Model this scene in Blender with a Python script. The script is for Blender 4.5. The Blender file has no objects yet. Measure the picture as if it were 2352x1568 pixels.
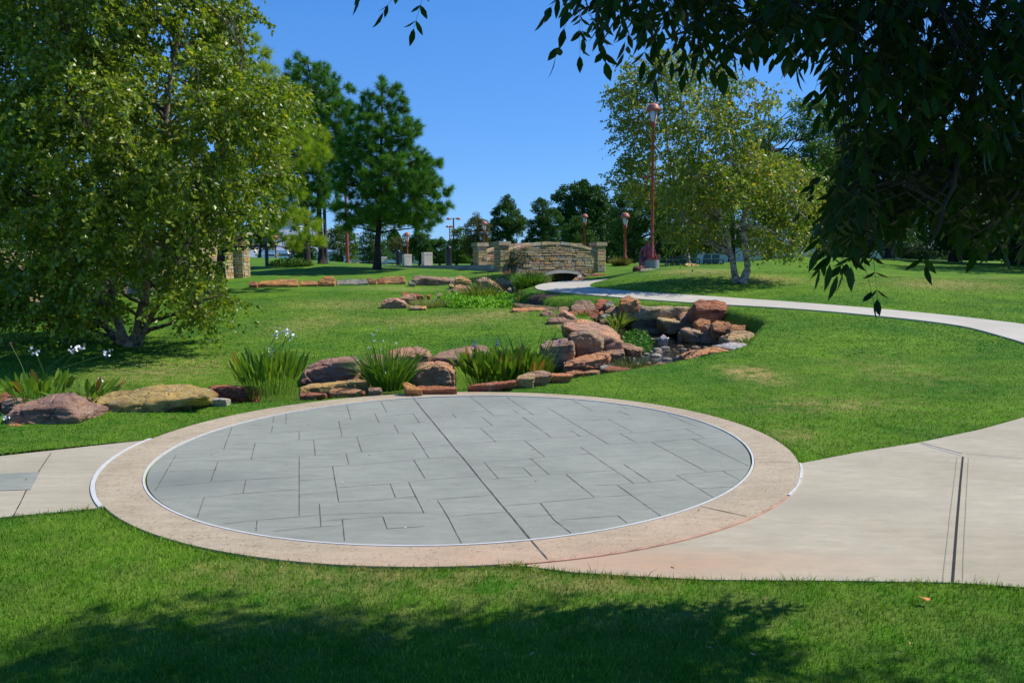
import bpy, bmesh, math, random
import numpy as np
from mathutils import Vector, Matrix, noise as mn
R = math.radians
rng = np.random.default_rng(7); random.seed(7)
sc = bpy.context.scene; col = sc.collection

# ---------------------------------------------------------------- camera
F, TH, RO, EYE = 1800.0, 0.0978502, -0.00910576, 1.65        # focal in units of a 2352 wide picture, pitch, roll, eye height
cam_d = bpy.data.cameras.new('camera'); cam = bpy.data.objects.new('camera', cam_d); col.objects.link(cam)
cam_d.sensor_width = 36; cam_d.lens = F/2352*36; cam_d.clip_start = .05; cam_d.clip_end = 3000
_f = Vector((0, math.cos(TH), -math.sin(TH))); _u = Vector((0, math.sin(TH), math.cos(TH))); _r = Vector((1, 0, 0))
_r2 = _r*math.cos(RO)+_u*math.sin(RO); _u2 = -_r*math.sin(RO)+_u*math.cos(RO)
cam.matrix_world = Matrix(((_r2.x, _u2.x, -_f.x, 0), (_r2.y, _u2.y, -_f.y, 0), (_r2.z, _u2.z, -_f.z, EYE), (0, 0, 0, 1)))
sc.camera = cam

# ---------------------------------------------------------------- sky and sun
SUN = Vector((0.61, 0.13, 0.78)).normalized()
EXPO = 0.0
w = bpy.data.worlds.new('World'); sc.world = w; w.use_nodes = True
nt = w.node_tree; nt.nodes.clear()
so = nt.nodes.new('ShaderNodeOutputWorld'); bg = nt.nodes.new('ShaderNodeBackground'); sky = nt.nodes.new('ShaderNodeTexSky')
sky.sky_type = 'NISHITA'; sky.sun_disc = False; sky.sun_elevation = math.asin(SUN.z); sky.sun_rotation = math.atan2(SUN.x, SUN.y)
sky.altitude = 300; sky.air_density = 1.0; sky.dust_density = 0.0; sky.ozone_density = 3.0
hs = nt.nodes.new('ShaderNodeHueSaturation'); hs.inputs['Saturation'].default_value = 1.28; hs.inputs['Value'].default_value = 1.0
bg.inputs[1].default_value = 0.14
nt.links.new(sky.outputs[0], hs.inputs['Color']); gm = nt.nodes.new('ShaderNodeGamma'); gm.inputs[1].default_value = .55; tn = nt.nodes.new('ShaderNodeMixRGB'); tn.blend_type = 'MULTIPLY'; tn.inputs[0].default_value = 1; tn.inputs[2].default_value = (.83, 1.48, 2.55, 1)
nt.links.new(hs.outputs[0], gm.inputs[0]); nt.links.new(gm.outputs[0], tn.inputs[1]); dk_ = nt.nodes.new('ShaderNodeMixRGB'); dk_.blend_type = 'DARKEN'; dk_.inputs[0].default_value = 1; t2 = nt.nodes.new('ShaderNodeMixRGB'); t2.blend_type = 'MULTIPLY'; t2.inputs[0].default_value = 1; t2.inputs[2].default_value = (.90, 1.04, 1.36, 1)
nt.links.new(hs.outputs[0], t2.inputs[1]); nt.links.new(tn.outputs[0], dk_.inputs[1]); nt.links.new(t2.outputs[0], dk_.inputs[2]); nt.links.new(dk_.outputs[0], bg.inputs[0]); nt.links.new(bg.outputs[0], so.inputs[0])
sd = bpy.data.lights.new('sun', 'SUN'); sd.energy = 5.0; sd.angle = R(0.5); sd.color = (1, .95, .86)
sun = bpy.data.objects.new('sun', sd); col.objects.link(sun); sun.location = (30, 0, 40)
sun.rotation_euler = SUN.to_track_quat('Z', 'Y').to_euler()
sc.view_settings.view_transform = 'Standard'; sc.view_settings.look = 'None'; sc.view_settings.exposure = EXPO; sc.view_settings.gamma = 1
sc.cycles.max_bounces = 6; sc.cycles.transparent_max_bounces = 6

# ---------------------------------------------------------------- pixel <-> place
_c, _s = math.cos(RO), math.sin(RO)
def ray(px, py):
    u = (np.asarray(px, float)-1176)/F; v = -(np.asarray(py, float)-784)/F
    u, v = u*_c-v*_s, u*_s+v*_c
    return u, math.cos(TH)+v*math.sin(TH), v*math.cos(TH)-math.sin(TH)
def at(px, py, Y):                                   # the point seen at (px,py) whose distance north is Y
    x, y, z = ray(px, py); t = Y/y
    return np.stack([x*t, y*t, EYE+z*t], -1)
def onplane(px, py, z=0.0):
    x, y, zz = ray(px, py); t = (z-EYE)/zz
    return np.stack([x*t, y*t], -1)
def project(P):
    P = np.asarray(P, float)-np.array([0, 0, EYE])
    a = P@np.array(_r2); b = P@np.array(_u2); d = P@np.array(_f)
    return 1176+F*a/d, 784-F*b/d

# ---------------------------------------------------------------- terrain
ctl = []
def cp(px, py, Y): ctl.append(tuple(at(px, py, Y)))
for yy in (2, 3.5, 5, 7, 9):
    for xx in (-1.6, -.9, -.45, 0, .45, .9, 1.6): ctl.append((xx*(yy+6)*.8, yy, 0.0))
for a in [(-500,900,12),(0,885,11.2),(250,880,11.2),(100,800,14.5),(310,795,15),(0,745,18.5),(0,713,23),(350,702,24),(500,750,17.5),
          (620,860,12),(620,760,17),(620,700,24),(600,655,33),(800,850,12.3),(1000,868,11.6),(1000,830,13),(1000,760,17.5),(1000,716,22),(1250,750,18),(1250,800,14.3),(850,720,22),
          (880,668,30),(1000,659,33),(750,655,33),(430,690,27),(555,640,36),(650,612,46),(450,620,44),(200,640,40),(-300,700,26),(-300,650,40),
          (650,594,66),(400,594,66),(865,620,41),(741,604,46),(900,610,50),(820,606,50),(1000,610.5,52),(1000,616.5,40.8),(1100,621,38),(920,611.5,43.5),(1000,624,37),(1170,625,35.5),
          (1300,674,24.5),(1225,661,28),(1390,643,34),(1250,648,33),(1700,704,20),(1700,686,22.6),(1500,689,22.3),(2100,718,19),(2100,738,16.5),(2352,746,16),(2352,790,13),
          (1700,862,11.3),(1760,760,15.2),(1740,800,13.6),(2000,850,11.4),(2352,900,9.4),(2200,780,14),(1900,740,16.2),
          (1700,650,26),(1550,622,31),(1490,614,33),(1430,636,31.5),(1400,628,38),(1800,607,34),(1850,590,39),(1600,612,33),(2000,620,33),(2000,660,25),(2352,655,27),(2352,640,30),(2352,612,40),(2100,610,38),
          (2700,700,20),(2700,640,34),(1650,606,46),(1500,606,46),(1300,606,50),(1950,592,50),(2300,600,60),(1300,700,21.5),(1550,700,21)]: cp(*a)
for xx in (-120, -60, -20, 20, 60, 120):
    for yy, zz in ((75, 1.6), (130, 2.1 if xx < 0 else 1.6), (300, 2.0), (600, 2.0)): ctl.append((xx*yy/75, yy, zz))
ctl = np.array(ctl)
def _wp(x, y): return np.stack([x/(np.maximum(y, 0)+6)*2.2, np.log(np.maximum(y, 0)+3)], -1)
_cw = _wp(ctl[:, 0], ctl[:, 1])
def _k(r2): return r2*np.log(r2+1e-9)*.5
_n = len(ctl); _A = np.zeros((_n+3, _n+3))
_A[:_n, :_n] = _k(((_cw[:, None]-_cw[None])**2).sum(-1))+np.eye(_n)*0.004
_A[:_n, _n] = 1; _A[:_n, _n+1:] = _cw; _A[_n, :_n] = 1; _A[_n+1:, :_n] = _cw.T
_W = np.linalg.solve(_A, np.concatenate([ctl[:, 2], [0, 0, 0]]))
def H0(x, y):
    x = np.atleast_1d(np.asarray(x, float)); y = np.atleast_1d(np.asarray(y, float)); out = np.empty(x.shape)
    xf, yf = x.ravel(), y.ravel(); o = out.ravel()
    for i in range(0, xf.size, 20000):
        q = _wp(xf[i:i+20000], yf[i:i+20000])
        o[i:i+20000] = _k(((q[:, None]-_cw[None])**2).sum(-1))@_W[:_n]+_W[_n]+q@_W[_n+1:]
    o = out.ravel() if out.flags['C_CONTIGUOUS'] else o
    out = o.reshape(x.shape)
    b = np.clip((y-7.6)/1.6, 0, 1); b = b*b*(3-2*b)
    return out*b
# creek: (px, Y, half width, bed z)
CR = [(-1100,9.2,.7,-.5),(-300,9.5,.7,-.5),(0,9.75,.65,-.5),(250,10.1,.6,-.5),(480,10.5,.6,-.48),(650,10.8,.6,-.48),(900,11.3,.6,-.46),(1100,11.6,.65,-.45),(1250,12.2,.7,-.42),(1410,13.4,.85,-.42),
      (1535,14.8,1.15,-.42),(1560,17.2,1.5,-.4),(1515,19.4,1.35,-.34),(1330,21.2,.55,-.05),(1200,22.6,.6,.1),(1100,24.6,1.3,.18),(1090,27.5,1.3,.3),(1165,31,1.0,.42),(1262,35,1.1,.5),(1292,40,1.3,.52),(1250,46,1.3,.5)]
CRW = np.array([[*onp, hw, bz] for (px, Y, hw, bz) in CR for onp in [((px-1176)/F*Y, Y)]])
WATER = np.array([-.36]*9+[-.28, -.25, -.25, -.22, .05, .2, .3, .42, .54, .62, .62, .62])
def creek(x, y):
    best = np.full(x.shape, 1e9); hw = np.zeros(x.shape); bz = np.zeros(x.shape); wz = np.zeros(x.shape)
    for i in range(len(CRW)-1):
        a, b = CRW[i, :2], CRW[i+1, :2]; d = b-a
        t = np.clip(((x-a[0])*d[0]+(y-a[1])*d[1])/(d@d), 0, 1)
        ds = np.hypot(x-a[0]-t*d[0], y-a[1]-t*d[1])
        h = CRW[i, 2]*(1-t)+CRW[i+1, 2]*t; m = ds-h < best
        best = np.where(m, ds-h, best); hw = np.where(m, h, hw)
        bz = np.where(m, CRW[i, 3]*(1-t)+CRW[i+1, 3]*t, bz); wz = np.where(m, WATER[i]*(1-t)+WATER[i+1]*t, wz)
    return best, bz, wz
def H(x, y):
    x = np.atleast_1d(np.asarray(x, float)); y = np.atleast_1d(np.asarray(y, float))
    h = H0(x, y); d, bz, wz = creek(x, y)
    t = np.clip(d/.38, 0, 1); t = t*t*(3-2*t)
    return np.where(d < .4, np.minimum(h, bz*(1-t)+h*t), h)
def Hs(x, y): return float(H(x, y)[0])
_ys = np.exp(np.linspace(math.log(2.0), math.log(500), 900))
def ground(px, py, carve=True):
    P = at(px, py, _ys); h = (H if carve else H0)(P[:, 0], P[:, 1]); d = P[:, 2]-h
    i = np.argmax(d < 0)
    if i == 0: return P[-1]
    t = d[i-1]/(d[i-1]-d[i]); return P[i-1]*(1-t)+P[i]*t

# ---------------------------------------------------------------- helpers
def tag(o, label=None, cat=None, group=None, kind=None):
    if label: o['label'] = label
    if cat: o['category'] = cat
    if group: o['group'] = group
    if kind: o['kind'] = kind
    return o
def mesh(name, V, Fc, mat=None, parent=None, smooth=False, fattr=None, loc=None):
    """Fc: (n,k) array or list of arrays of faces"""
    V = np.asarray(V, np.float32)
    if loc is not None: V = V-np.asarray(loc, np.float32)
    fl = Fc if isinstance(Fc, list) else [Fc]
    fl = [np.asarray(f, np.int32) for f in fl if len(f)]
    me = bpy.data.meshes.new(name)
    me.vertices.add(len(V)); me.vertices.foreach_set('co', V.ravel())
    nl = sum(f.size for f in fl); nf = sum(len(f) for f in fl)
    me.loops.add(nl); me.loops.foreach_set('vertex_index', np.concatenate([f.ravel() for f in fl]))
    me.polygons.add(nf); sizes = np.concatenate([np.full(len(f), f.shape[1], np.int32) for f in fl])
    me.polygons.foreach_set('loop_start', np.concatenate([[0], np.cumsum(sizes)[:-1]]).astype(np.int32))
    me.polygons.foreach_set('use_smooth', np.full(nf, bool(smooth)))
    me.update(calc_edges=True)
    if fattr is not None:
        for k, a in fattr.items():
            a = np.asarray(a, np.float32)
            if a.ndim == 2:
                at_ = me.attributes.new(k, 'FLOAT_COLOR', 'POINT' if len(a) == len(V) else 'FACE'); at_.data.foreach_set('color', np.concatenate([a, np.ones((len(a), 1), np.float32)], 1).ravel())
            else:
                at_ = me.attributes.new(k, 'FLOAT', 'POINT' if len(a) == len(V) else 'FACE'); at_.data.foreach_set('value', a)
    if mat: me.materials.append(mat)
    o = bpy.data.objects.new(name, me); col.objects.link(o)
    if loc is not None: o.location = loc
    if parent: o.parent = parent
    return o
def empty(name, loc, label=None, cat=None, group=None, kind=None):
    o = bpy.data.objects.new(name, None); o.empty_display_size = .2; col.objects.link(o); o.location = [float(v) for v in loc]
    return tag(o, label, cat, group, kind)
def part(name, V, Fc, mat, par, **k):              # a child mesh given in world coordinates
    return mesh(name, np.asarray(V, float)-np.array(par.location)[None], Fc, mat, par, **k)
def copy_tree(o, parent=None):
    c = o.copy(); col.objects.link(c); c.parent = parent
    for ch in list(o.children): copy_tree(ch, c)
    return c
class MB:
    def __init__(s): s.V = []; s.F = {}; s.n = 0; s.A = []
    def add(s, V, Fc, a=None):
        V = np.asarray(V, float); Fc = np.asarray(Fc, int); s.F.setdefault(Fc.shape[1], []).append(Fc+s.n)
        s.V.append(V); s.n += len(V); s.A.append((Fc.shape[1], np.repeat(np.asarray([a if a is not None else (0., 0., 0.)], float), len(Fc), 0) if a is None or np.ndim(a) == 1 else a)); return s
    def box(s, c, size, rz=0, a=None, taper=1.0, rx=0):
        h = np.array(size)/2; q = np.array([[x, y, z] for z in (-1, 1) for y in (-1, 1) for x in (-1, 1)], float)*h
        q[4:, :2] *= taper
        if rx: cx, sx = math.cos(rx), math.sin(rx); q = q@np.array([[1, 0, 0], [0, cx, sx], [0, -sx, cx]])
        cz, sz = math.cos(rz), math.sin(rz); q = q@np.array([[cz, sz, 0], [-sz, cz, 0], [0, 0, 1]])+np.array(c)
        return s.add(q, [[0, 2, 3, 1], [4, 5, 7, 6], [0, 1, 5, 4], [1, 3, 7, 5], [3, 2, 6, 7], [2, 0, 4, 6]], a)
    def tube(s, P, r, n=8, cap=True, a=None):
        P = np.asarray(P, float); r = np.broadcast_to(np.asarray(r, float), (len(P),))
        T = np.gradient(P, axis=0); T /= np.linalg.norm(T, axis=1)[:, None]+1e-12
        ref = np.array([0, 0, 1.]) if abs(T[0, 2]) < .9 else np.array([0, 1., 0])
        A = np.cross(T, ref); A /= np.linalg.norm(A, axis=1)[:, None]+1e-12; B = np.cross(T, A)
        an = np.linspace(0, 2*math.pi, n, endpoint=False)
        V = (P[:, None]+r[:, None, None]*(np.cos(an)[None, :, None]*A[:, None]+np.sin(an)[None, :, None]*B[:, None])).reshape(-1, 3)
        i = np.arange(len(P)-1)[:, None]*n; j = np.arange(n)[None]; k = (j+1) % n
        Fq = np.stack([i+j, i+n+j, i+n+k, i+k], -1).reshape(-1, 4)
        s.add(V, Fq, a)
        if cap and n > 3:
            base = s.n-len(V)
            for off, pt, fl in ((0, P[0], 1), ((len(P)-1)*n, P[-1], 0)):
                s.add([pt], np.zeros((0, 3), int)); ci = s.n-1
                f = np.stack([np.full(n, ci), base+off+np.arange(n), base+off+(np.arange(n)+1) % n], -1)
                if fl: f = f[:, [0, 2, 1]]
                s.F.setdefault(3, []).append(f); s.A.append((3, np.repeat(np.asarray([a if a is not None else (0., 0., 0.)], float), n, 0)))
        return s
    def lathe(s, c, prof, n=20, a=None):               # prof: (radius, height)
        P = np.array([[c[0], c[1], c[2]+z] for r, z in prof]); r = [max(r, 1e-4) for r, z in prof]
        an = np.linspace(0, 2*math.pi, n, endpoint=False)
        V = np.concatenate([P[i]+np.stack([r[i]*np.cos(an), r[i]*np.sin(an), 0*an], -1) for i in range(len(P))])
        i = np.arange(len(P)-1)[:, None]*n; j = np.arange(n)[None]; k = (j+1) % n
        return s.add(V, np.stack([i+j, i+k, i+n+k, i+n+j], -1).reshape(-1, 4), a)
    def build(s, name, mat, parent=None, smooth=False, attr=None, world=True, loc=None):
        V = np.concatenate(s.V); ks = sorted(s.F); fl = [np.concatenate(s.F[k]) for k in ks]
        fa = None
        if attr: fa = {attr: np.concatenate([np.concatenate([a for kk, a in s.A if kk == k]) for k in ks])}
        if parent is not None and world: V = V-np.array(parent.matrix_basis.translation)[None]*1.0
        return mesh(name, V, fl, mat, parent, smooth, fa, loc)

# ---------------------------------------------------------------- materials
MATS = {}
def nodes(name):
    m = bpy.data.materials.new(name); m.use_nodes = True; t = m.node_tree; t.nodes.clear()
    out = t.nodes.new('ShaderNodeOutputMaterial'); bs = t.nodes.new('ShaderNodeBsdfPrincipled'); t.links.new(bs.outputs[0], out.inputs[0])
    MATS[name] = m
    def N(ty, **k):
        n = t.nodes.new('ShaderNode'+ty)
        for a, b in k.items():
            if a in n.inputs.keys(): n.inputs[a].default_value = b
            else: setattr(n, a, b)
        return n
    return m, t, N, bs, out
def L(t, a, b): t.links.new(a, b)
def ramp(N, pts):
    r = N('ValToRGB'); e = r.color_ramp.elements
    while len(e) < len(pts): e.new(.5)
    for i, (p, c) in enumerate(pts): e[i].position = p; e[i].color = (*c, 1) if len(c) == 3 else c
    return r
def mixc(t, N, fac, a, b, mode='MIX'):
    m = N('MixRGB', blend_type=mode)
    for i, v in ((0, fac), (1, a), (2, b)):
        if hasattr(v, 'links'): L(t, v, m.inputs[i])
        elif i == 0: m.inputs[0].default_value = v
        else: m.inputs[i].default_value = (*v, 1)
    return m.outputs[0]
def plain(name, c, rough=.6, metal=0, spec=.4, var=.12, scale=8, bump=0.0, bscale=40, c2=None):
    m, t, N, bs, out = nodes(name); ge = N('NewGeometry')
    no = N('TexNoise', Scale=scale, Detail=5.0); L(t, ge.outputs['Position'], no.inputs['Vector'])
    c2 = c2 or tuple(v*(1-var*2.2) for v in c); c1 = tuple(min(1, v*(1+var)) for v in c)
    r = ramp(N, [(.3, c2), (.68, c1)]); L(t, no.outputs[0], r.inputs[0]); L(t, r.outputs[0], bs.inputs['Base Color'])
    bs.inputs['Roughness'].default_value = rough; bs.inputs['Metallic'].default_value = metal; bs.inputs['Specular IOR Level'].default_value = spec
    if bump:
        b = N('TexNoise', Scale=bscale, Detail=6.0); L(t, ge.outputs['Position'], b.inputs['Vector'])
        bp = N('Bump', Strength=bump, Distance=.02); L(t, b.outputs[0], bp.inputs['Height']); L(t, bp.outputs[0], bs.inputs['Normal'])
    return m
def leafmat(name, ca, cb, cc=None, trans=.3, rough=.5, spec=.3, clump=1.2, ccf=.08, tw=1.5):
    m, t, N, bs, out = nodes(name); at_ = N('Attribute', attribute_name='rnd'); ge = N('NewGeometry')
    no = N('TexNoise', Scale=clump, Detail=2.0); L(t, ge.outputs['Position'], no.inputs['Vector'])
    ad = N('Math', operation='MULTIPLY_ADD'); L(t, no.outputs[0], ad.inputs[0]); ad.inputs[1].default_value = 1.1; ad.inputs[2].default_value = -.55
    a2 = N('Math', operation='ADD', use_clamp=True); L(t, ad.outputs[0], a2.inputs[0]); L(t, at_.outputs['Fac'], a2.inputs[1])
    c = mixc(t, N, a2.outputs[0], ca, cb)
    if cc:
        g = N('Math', operation='GREATER_THAN'); L(t, at_.outputs['Fac'], g.inputs[0]); g.inputs[1].default_value = 1-ccf
        c = mixc(t, N, g.outputs[0], c, cc)
    L(t, c, bs.inputs['Base Color']); bs.inputs['Roughness'].default_value = rough; bs.inputs['Specular IOR Level'].default_value = spec
    tr = N('BsdfTranslucent'); c2 = mixc(t, N, 1.0, c, (tw*1.0, tw*1.05, tw*.5), 'MULTIPLY'); L(t, c2, tr.inputs[0])
    mx = N('MixShader'); mx.inputs[0].default_value = trans; L(t, bs.outputs[0], mx.inputs[1]); L(t, tr.outputs[0], mx.inputs[2]); L(t, mx.outputs[0], out.inputs[0])
    return m
# lawn (ground) and blades share one colour field
GA, GB, GD = (.048, .195, .012), (.140, .310, .018), (.46, .36, .14)
def lawncol(t, N, dark=1.0):
    ge = N('NewGeometry')
    n1 = N('TexNoise', Scale=.55, Detail=4.0, Roughness=.6); L(t, ge.outputs['Position'], n1.inputs['Vector'])
    r1 = ramp(N, [(.34, GA), (.52, (.10, .245, .014)), (.68, GB)]); L(t, n1.outputs[0], r1.inputs[0])
    n2 = N('TexNoise', Scale=3.2, Detail=6.0, Roughness=.7); L(t, ge.outputs['Position'], n2.inputs['Vector'])
    r2 = ramp(N, [(.35, (.7, .78, .7)), (.7, (1.3, 1.15, 1.1))]); L(t, n2.outputs[0], r2.inputs[0])
    c = mixc(t, N, 1.0, r1.outputs[0], r2.outputs[0], 'MULTIPLY')
    at_ = N('Attribute', attribute_name='dry')
    n3 = N('TexNoise', Scale=5.0, Detail=6.0, Roughness=.75); L(t, ge.outputs['Position'], n3.inputs['Vector'])
    ma = N('Math', operation='MULTIPLY', use_clamp=True); r3 = ramp(N, [(.38, (0, 0, 0)), (.62, (1.0, 1.0, 1.0))]); L(t, n3.outputs[0], r3.inputs[0])
    L(t, r3.outputs[0], ma.inputs[0]); L(t, at_.outputs['Fac'], ma.inputs[1])
    return mixc(t, N, ma.outputs[0], c, GD), ge
m, t, N, bs, out = nodes('lawn')
c, ge = lawncol(t, N)
nf = N('TexNoise', Scale=60.0, Detail=5.0, Roughness=.8); L(t, ge.outputs['Position'], nf.inputs['Vector'])
rf = ramp(N, [(.3, (.45, .5, .45)), (.7, (1.25, 1.2, 1.2))]); L(t, nf.outputs[0], rf.inputs[0])
c = mixc(t, N, 1.0, c, rf.outputs[0], 'MULTIPLY')
at_ = N('Attribute', attribute_name='soil'); c = mixc(t, N, at_.outputs['Fac'], c, (.12, .075, .045))
L(t, c, bs.inputs['Base Color']); bs.inputs['Roughness'].default_value = .9; bs.inputs['Specular IOR Level'].default_value = .1
bp = N('Bump', Strength=.6, Distance=.03); L(t, nf.outputs[0], bp.inputs['Height']); L(t, bp.outputs[0], bs.inputs['Normal'])
m, t, N, bs, out = nodes('blades')
c, ge = lawncol(t, N); at_ = N('Attribute', attribute_name='rnd')
rr = ramp(N, [(0, (.6, .7, .6)), (.75, (1.35, 1.25, 1.1)), (.9, (1.5, 1.35, 1.3)), (1, (3.2, 2.1, 3.0))]); L(t, at_.outputs['Fac'], rr.inputs[0])
c = mixc(t, N, 1.0, c, rr.outputs[0], 'MULTIPLY'); L(t, c, bs.inputs['Base Color']); bs.inputs['Roughness'].default_value = .55; bs.inputs['Specular IOR Level'].default_value = .25
tr = N('BsdfTranslucent'); L(t, mixc(t, N, 1.0, c, (1.3, 1.4, .7), 'MULTIPLY'), tr.inputs[0]); mx = N('MixShader'); mx.inputs[0].default_value = .3
L(t, bs.outputs[0], mx.inputs[1]); L(t, tr.outputs[0], mx.inputs[2]); L(t, mx.outputs[0], out.inputs[0])
# sandstone driven by object colour
m, t, N, bs, out = nodes('sandstone'); oi = N('ObjectInfo'); ge = N('NewGeometry'); tc = N('TexCoord')
mp = N('Mapping'); mp.inputs['Scale'].default_value = (1, 1, 3.2); L(t, ge.outputs['Position'], mp.inputs['Vector'])
n1 = N('TexNoise', Scale=1.9, Detail=6.0, Roughness=.62); L(t, mp.outputs[0], n1.inputs['Vector'])
r1 = ramp(N, [(.36, (.62, .56, .55)), (.5, (.98, .98, .98)), (.64, (1.3, 1.18, .9))]); L(t, n1.outputs[0], r1.inputs[0])
c = mixc(t, N, 1.0, oi.outputs['Color'], r1.outputs[0], 'MULTIPLY')
n2 = N('TexNoise', Scale=4.5, Detail=8.0, Roughness=.7); L(t, ge.outputs['Position'], n2.inputs['Vector'])
r2 = ramp(N, [(.55, (0, 0, 0)), (.68, (.6, .6, .6))]); L(t, n2.outputs[0], r2.inputs[0]); c = mixc(t, N, r2.outputs[0], c, (.52, .42, .30))
n3 = N('TexNoise', Scale=7.0, Detail=8.0, Roughness=.75); L(t, mp.outputs[0], n3.inputs['Vector'])
r3 = ramp(N, [(.30, (1, 1, 1)), (.38, (0, 0, 0))]); L(t, n3.outputs[0], r3.inputs[0]); c = mixc(t, N, r3.outputs[0], c, (.10, .045, .035))
n5 = N('TexNoise', Scale=35.0, Detail=6.0, Roughness=.8); L(t, ge.outputs['Position'], n5.inputs['Vector'])
r5 = ramp(N, [(.3, (.7, .7, .7)), (.7, (1.25, 1.25, 1.25))]); L(t, n5.outputs[0], r5.inputs[0]); c = mixc(t, N, 1.0, c, r5.outputs[0], 'MULTIPLY')
L(t, c, bs.inputs['Base Color']); bs.inputs['Roughness'].default_value = .85; bs.inputs['Specular IOR Level'].default_value = .25
vo = N('TexVoronoi', feature='DISTANCE_TO_EDGE', Scale=3.0); L(t, mp.outputs[0], vo.inputs['Vector'])
vr = ramp(N, [(0, (0, 0, 0)), (.05, (1, 1, 1))]); L(t, vo.outputs['Distance'], vr.inputs[0])
n4 = N('TexNoise', Scale=14.0, Detail=9.0, Roughness=.7); L(t, mp.outputs[0], n4.inputs['Vector'])
ad = N('Math', operation='MULTIPLY_ADD'); L(t, vr.outputs[0], ad.inputs[0]); ad.inputs[1].default_value = .25; L(t, n4.outputs[0], ad.inputs[2])
bp = N('Bump', Strength=1.0, Distance=.06); L(t, ad.outputs[0], bp.inputs['Height']); L(t, bp.outputs[0], bs.inputs['Normal'])
# ashlar stones with a colour per stone
m, t, N, bs, out = nodes('ashlar'); at_ = N('Attribute', attribute_name='tone'); ge = N('NewGeometry')
n1 = N('TexNoise', Scale=6.0, Detail=8.0, Roughness=.7); L(t, ge.outputs['Position'], n1.inputs['Vector'])
r1 = ramp(N, [(.3, (.62, .6, .58)), (.7, (1.25, 1.2, 1.15))]); L(t, n1.outputs[0], r1.inputs[0])
c = mixc(t, N, 1.0, at_.outputs['Color'], r1.outputs[0], 'MULTIPLY'); L(t, c, bs.inputs['Base Color']); bs.inputs['Roughness'].default_value = .9
n4 = N('TexNoise', Scale=16.0, Detail=8.0, Roughness=.7); L(t, ge.outputs['Position'], n4.inputs['Vector'])
bp = N('Bump', Strength=.9, Distance=.04); L(t, n4.outputs[0], bp.inputs['Height']); L(t, bp.outputs[0], bs.inputs['Normal'])
# slate coloured stamped concrete
def concrete(name, c1, c2, spot=None, sscale=60, stain=None, fine=.12, bump=.15, rough=.8, swirl=False):
    m, t, N, bs, out = nodes(name); ge = N('NewGeometry')
    n1 = N('TexNoise', Scale=.9, Detail=7.0, Roughness=.6); L(t, ge.outputs['Position'], n1.inputs['Vector'])
    r1 = ramp(N, [(.35, c1), (.66, c2)]); L(t, n1.outputs[0], r1.inputs[0]); c = r1.outputs[0]
    mp = N('Mapping'); mp.inputs['Scale'].default_value = (1, 3, 1); mp.inputs['Rotation'].default_value = (0, 0, .25); L(t, ge.outputs['Position'], mp.inputs['Vector'])
    n2 = N('TexNoise', Scale=4.0, Detail=9.0, Roughness=.75); L(t, mp.outputs[0], n2.inputs['Vector'])
    r2 = ramp(N, [(.3, (1-fine*1.4,)*3), (.7, (1+fine,)*3)]); L(t, n2.outputs[0], r2.inputs[0]); c = mixc(t, N, 1.0, c, r2.outputs[0], 'MULTIPLY')
    if spot:
        n3 = N('TexNoise', Scale=float(sscale), Detail=3.0); L(t, ge.outputs['Position'], n3.inputs['Vector'])
        r3 = ramp(N, [(.60, (0, 0, 0)), (.68, (.75, .75, .75))]); L(t, n3.outputs[0], r3.inputs[0]); c = mixc(t, N, r3.outputs[0], c, spot)
        n6 = N('TexNoise', Scale=float(sscale)*.8, Detail=3.0); L(t, mp.outputs[0], n6.inputs['Vector'])
        r6 = ramp(N, [(.58, (0, 0, 0)), (.7, (.5, .5, .5))]); L(t, n6.outputs[0], r6.inputs[0]); c = mixc(t, N, r6.outputs[0], c, (.62, .55, .46))
    if stain:                                    # rust coloured wash with a place of its own: (x, y, rx, ry, colour, amount)
        for (sx, sy, rx, ry, scol, amt) in stain:
            mp2 = N('Mapping'); mp2.vector_type = 'TEXTURE'; mp2.inputs['Location'].default_value = (sx, sy, 0); mp2.inputs['Scale'].default_value = (rx, ry, 50); L(t, ge.outputs['Position'], mp2.inputs['Vector'])
            gr = N('TexGradient', gradient_type='SPHERICAL'); L(t, mp2.outputs[0], gr.inputs[0])
            mu = N('Math', operation='MULTIPLY', use_clamp=True); L(t, gr.outputs['Fac'], mu.inputs[0])
            ma = N('MapRange'); ma.inputs[1].default_value = .3; ma.inputs[2].default_value = .6; ma.inputs[3].default_value = amt*.5; ma.inputs[4].default_value = amt*1.5; L(t, n2.outputs[0], ma.inputs[0]); L(t, ma.outputs[0], mu.inputs[1])
            c = mixc(t, N, mu.outputs[0], c, scol)
    L(t, c, bs.inputs['Base Color']); bs.inputs['Roughness'].default_value = rough; bs.inputs['Specular IOR Level'].default_value = .3
    n4 = N('TexNoise', Scale=90.0, Detail=6.0, Roughness=.8); L(t, ge.outputs['Position'], n4.inputs['Vector'])
    ad = N('Math', operation='MULTIPLY_ADD'); L(t, n2.outputs[0], ad.inputs[0]); ad.inputs[1].default_value = 1.5; L(t, n4.outputs[0], ad.inputs[2])
    bp = N('Bump', Strength=bump, Distance=.01); L(t, ad.outputs[0], bp.inputs['Height']); L(t, bp.outputs[0], bs.inputs['Normal'])
    return m

def wloc(o):
    v = np.zeros(3)
    while o is not None: v = v+np.array(o.location); o = o.parent
    return v
def mbuild(mb, name, mat, parent=None, smooth=False, attr=None, loc=None):    # world coordinates in, child or top-level out
    V = np.concatenate(mb.V); ks = sorted(mb.F); fl = [np.concatenate(mb.F[k]) for k in ks]; fa = None
    if attr: fa = {attr: np.concatenate([np.concatenate([a for kk, a in mb.A if kk == k]) for k in ks])}
    if parent is not None: V = V-wloc(parent)[None]
    return mesh(name, V, fl, mat, parent, smooth, fa, loc)

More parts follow.
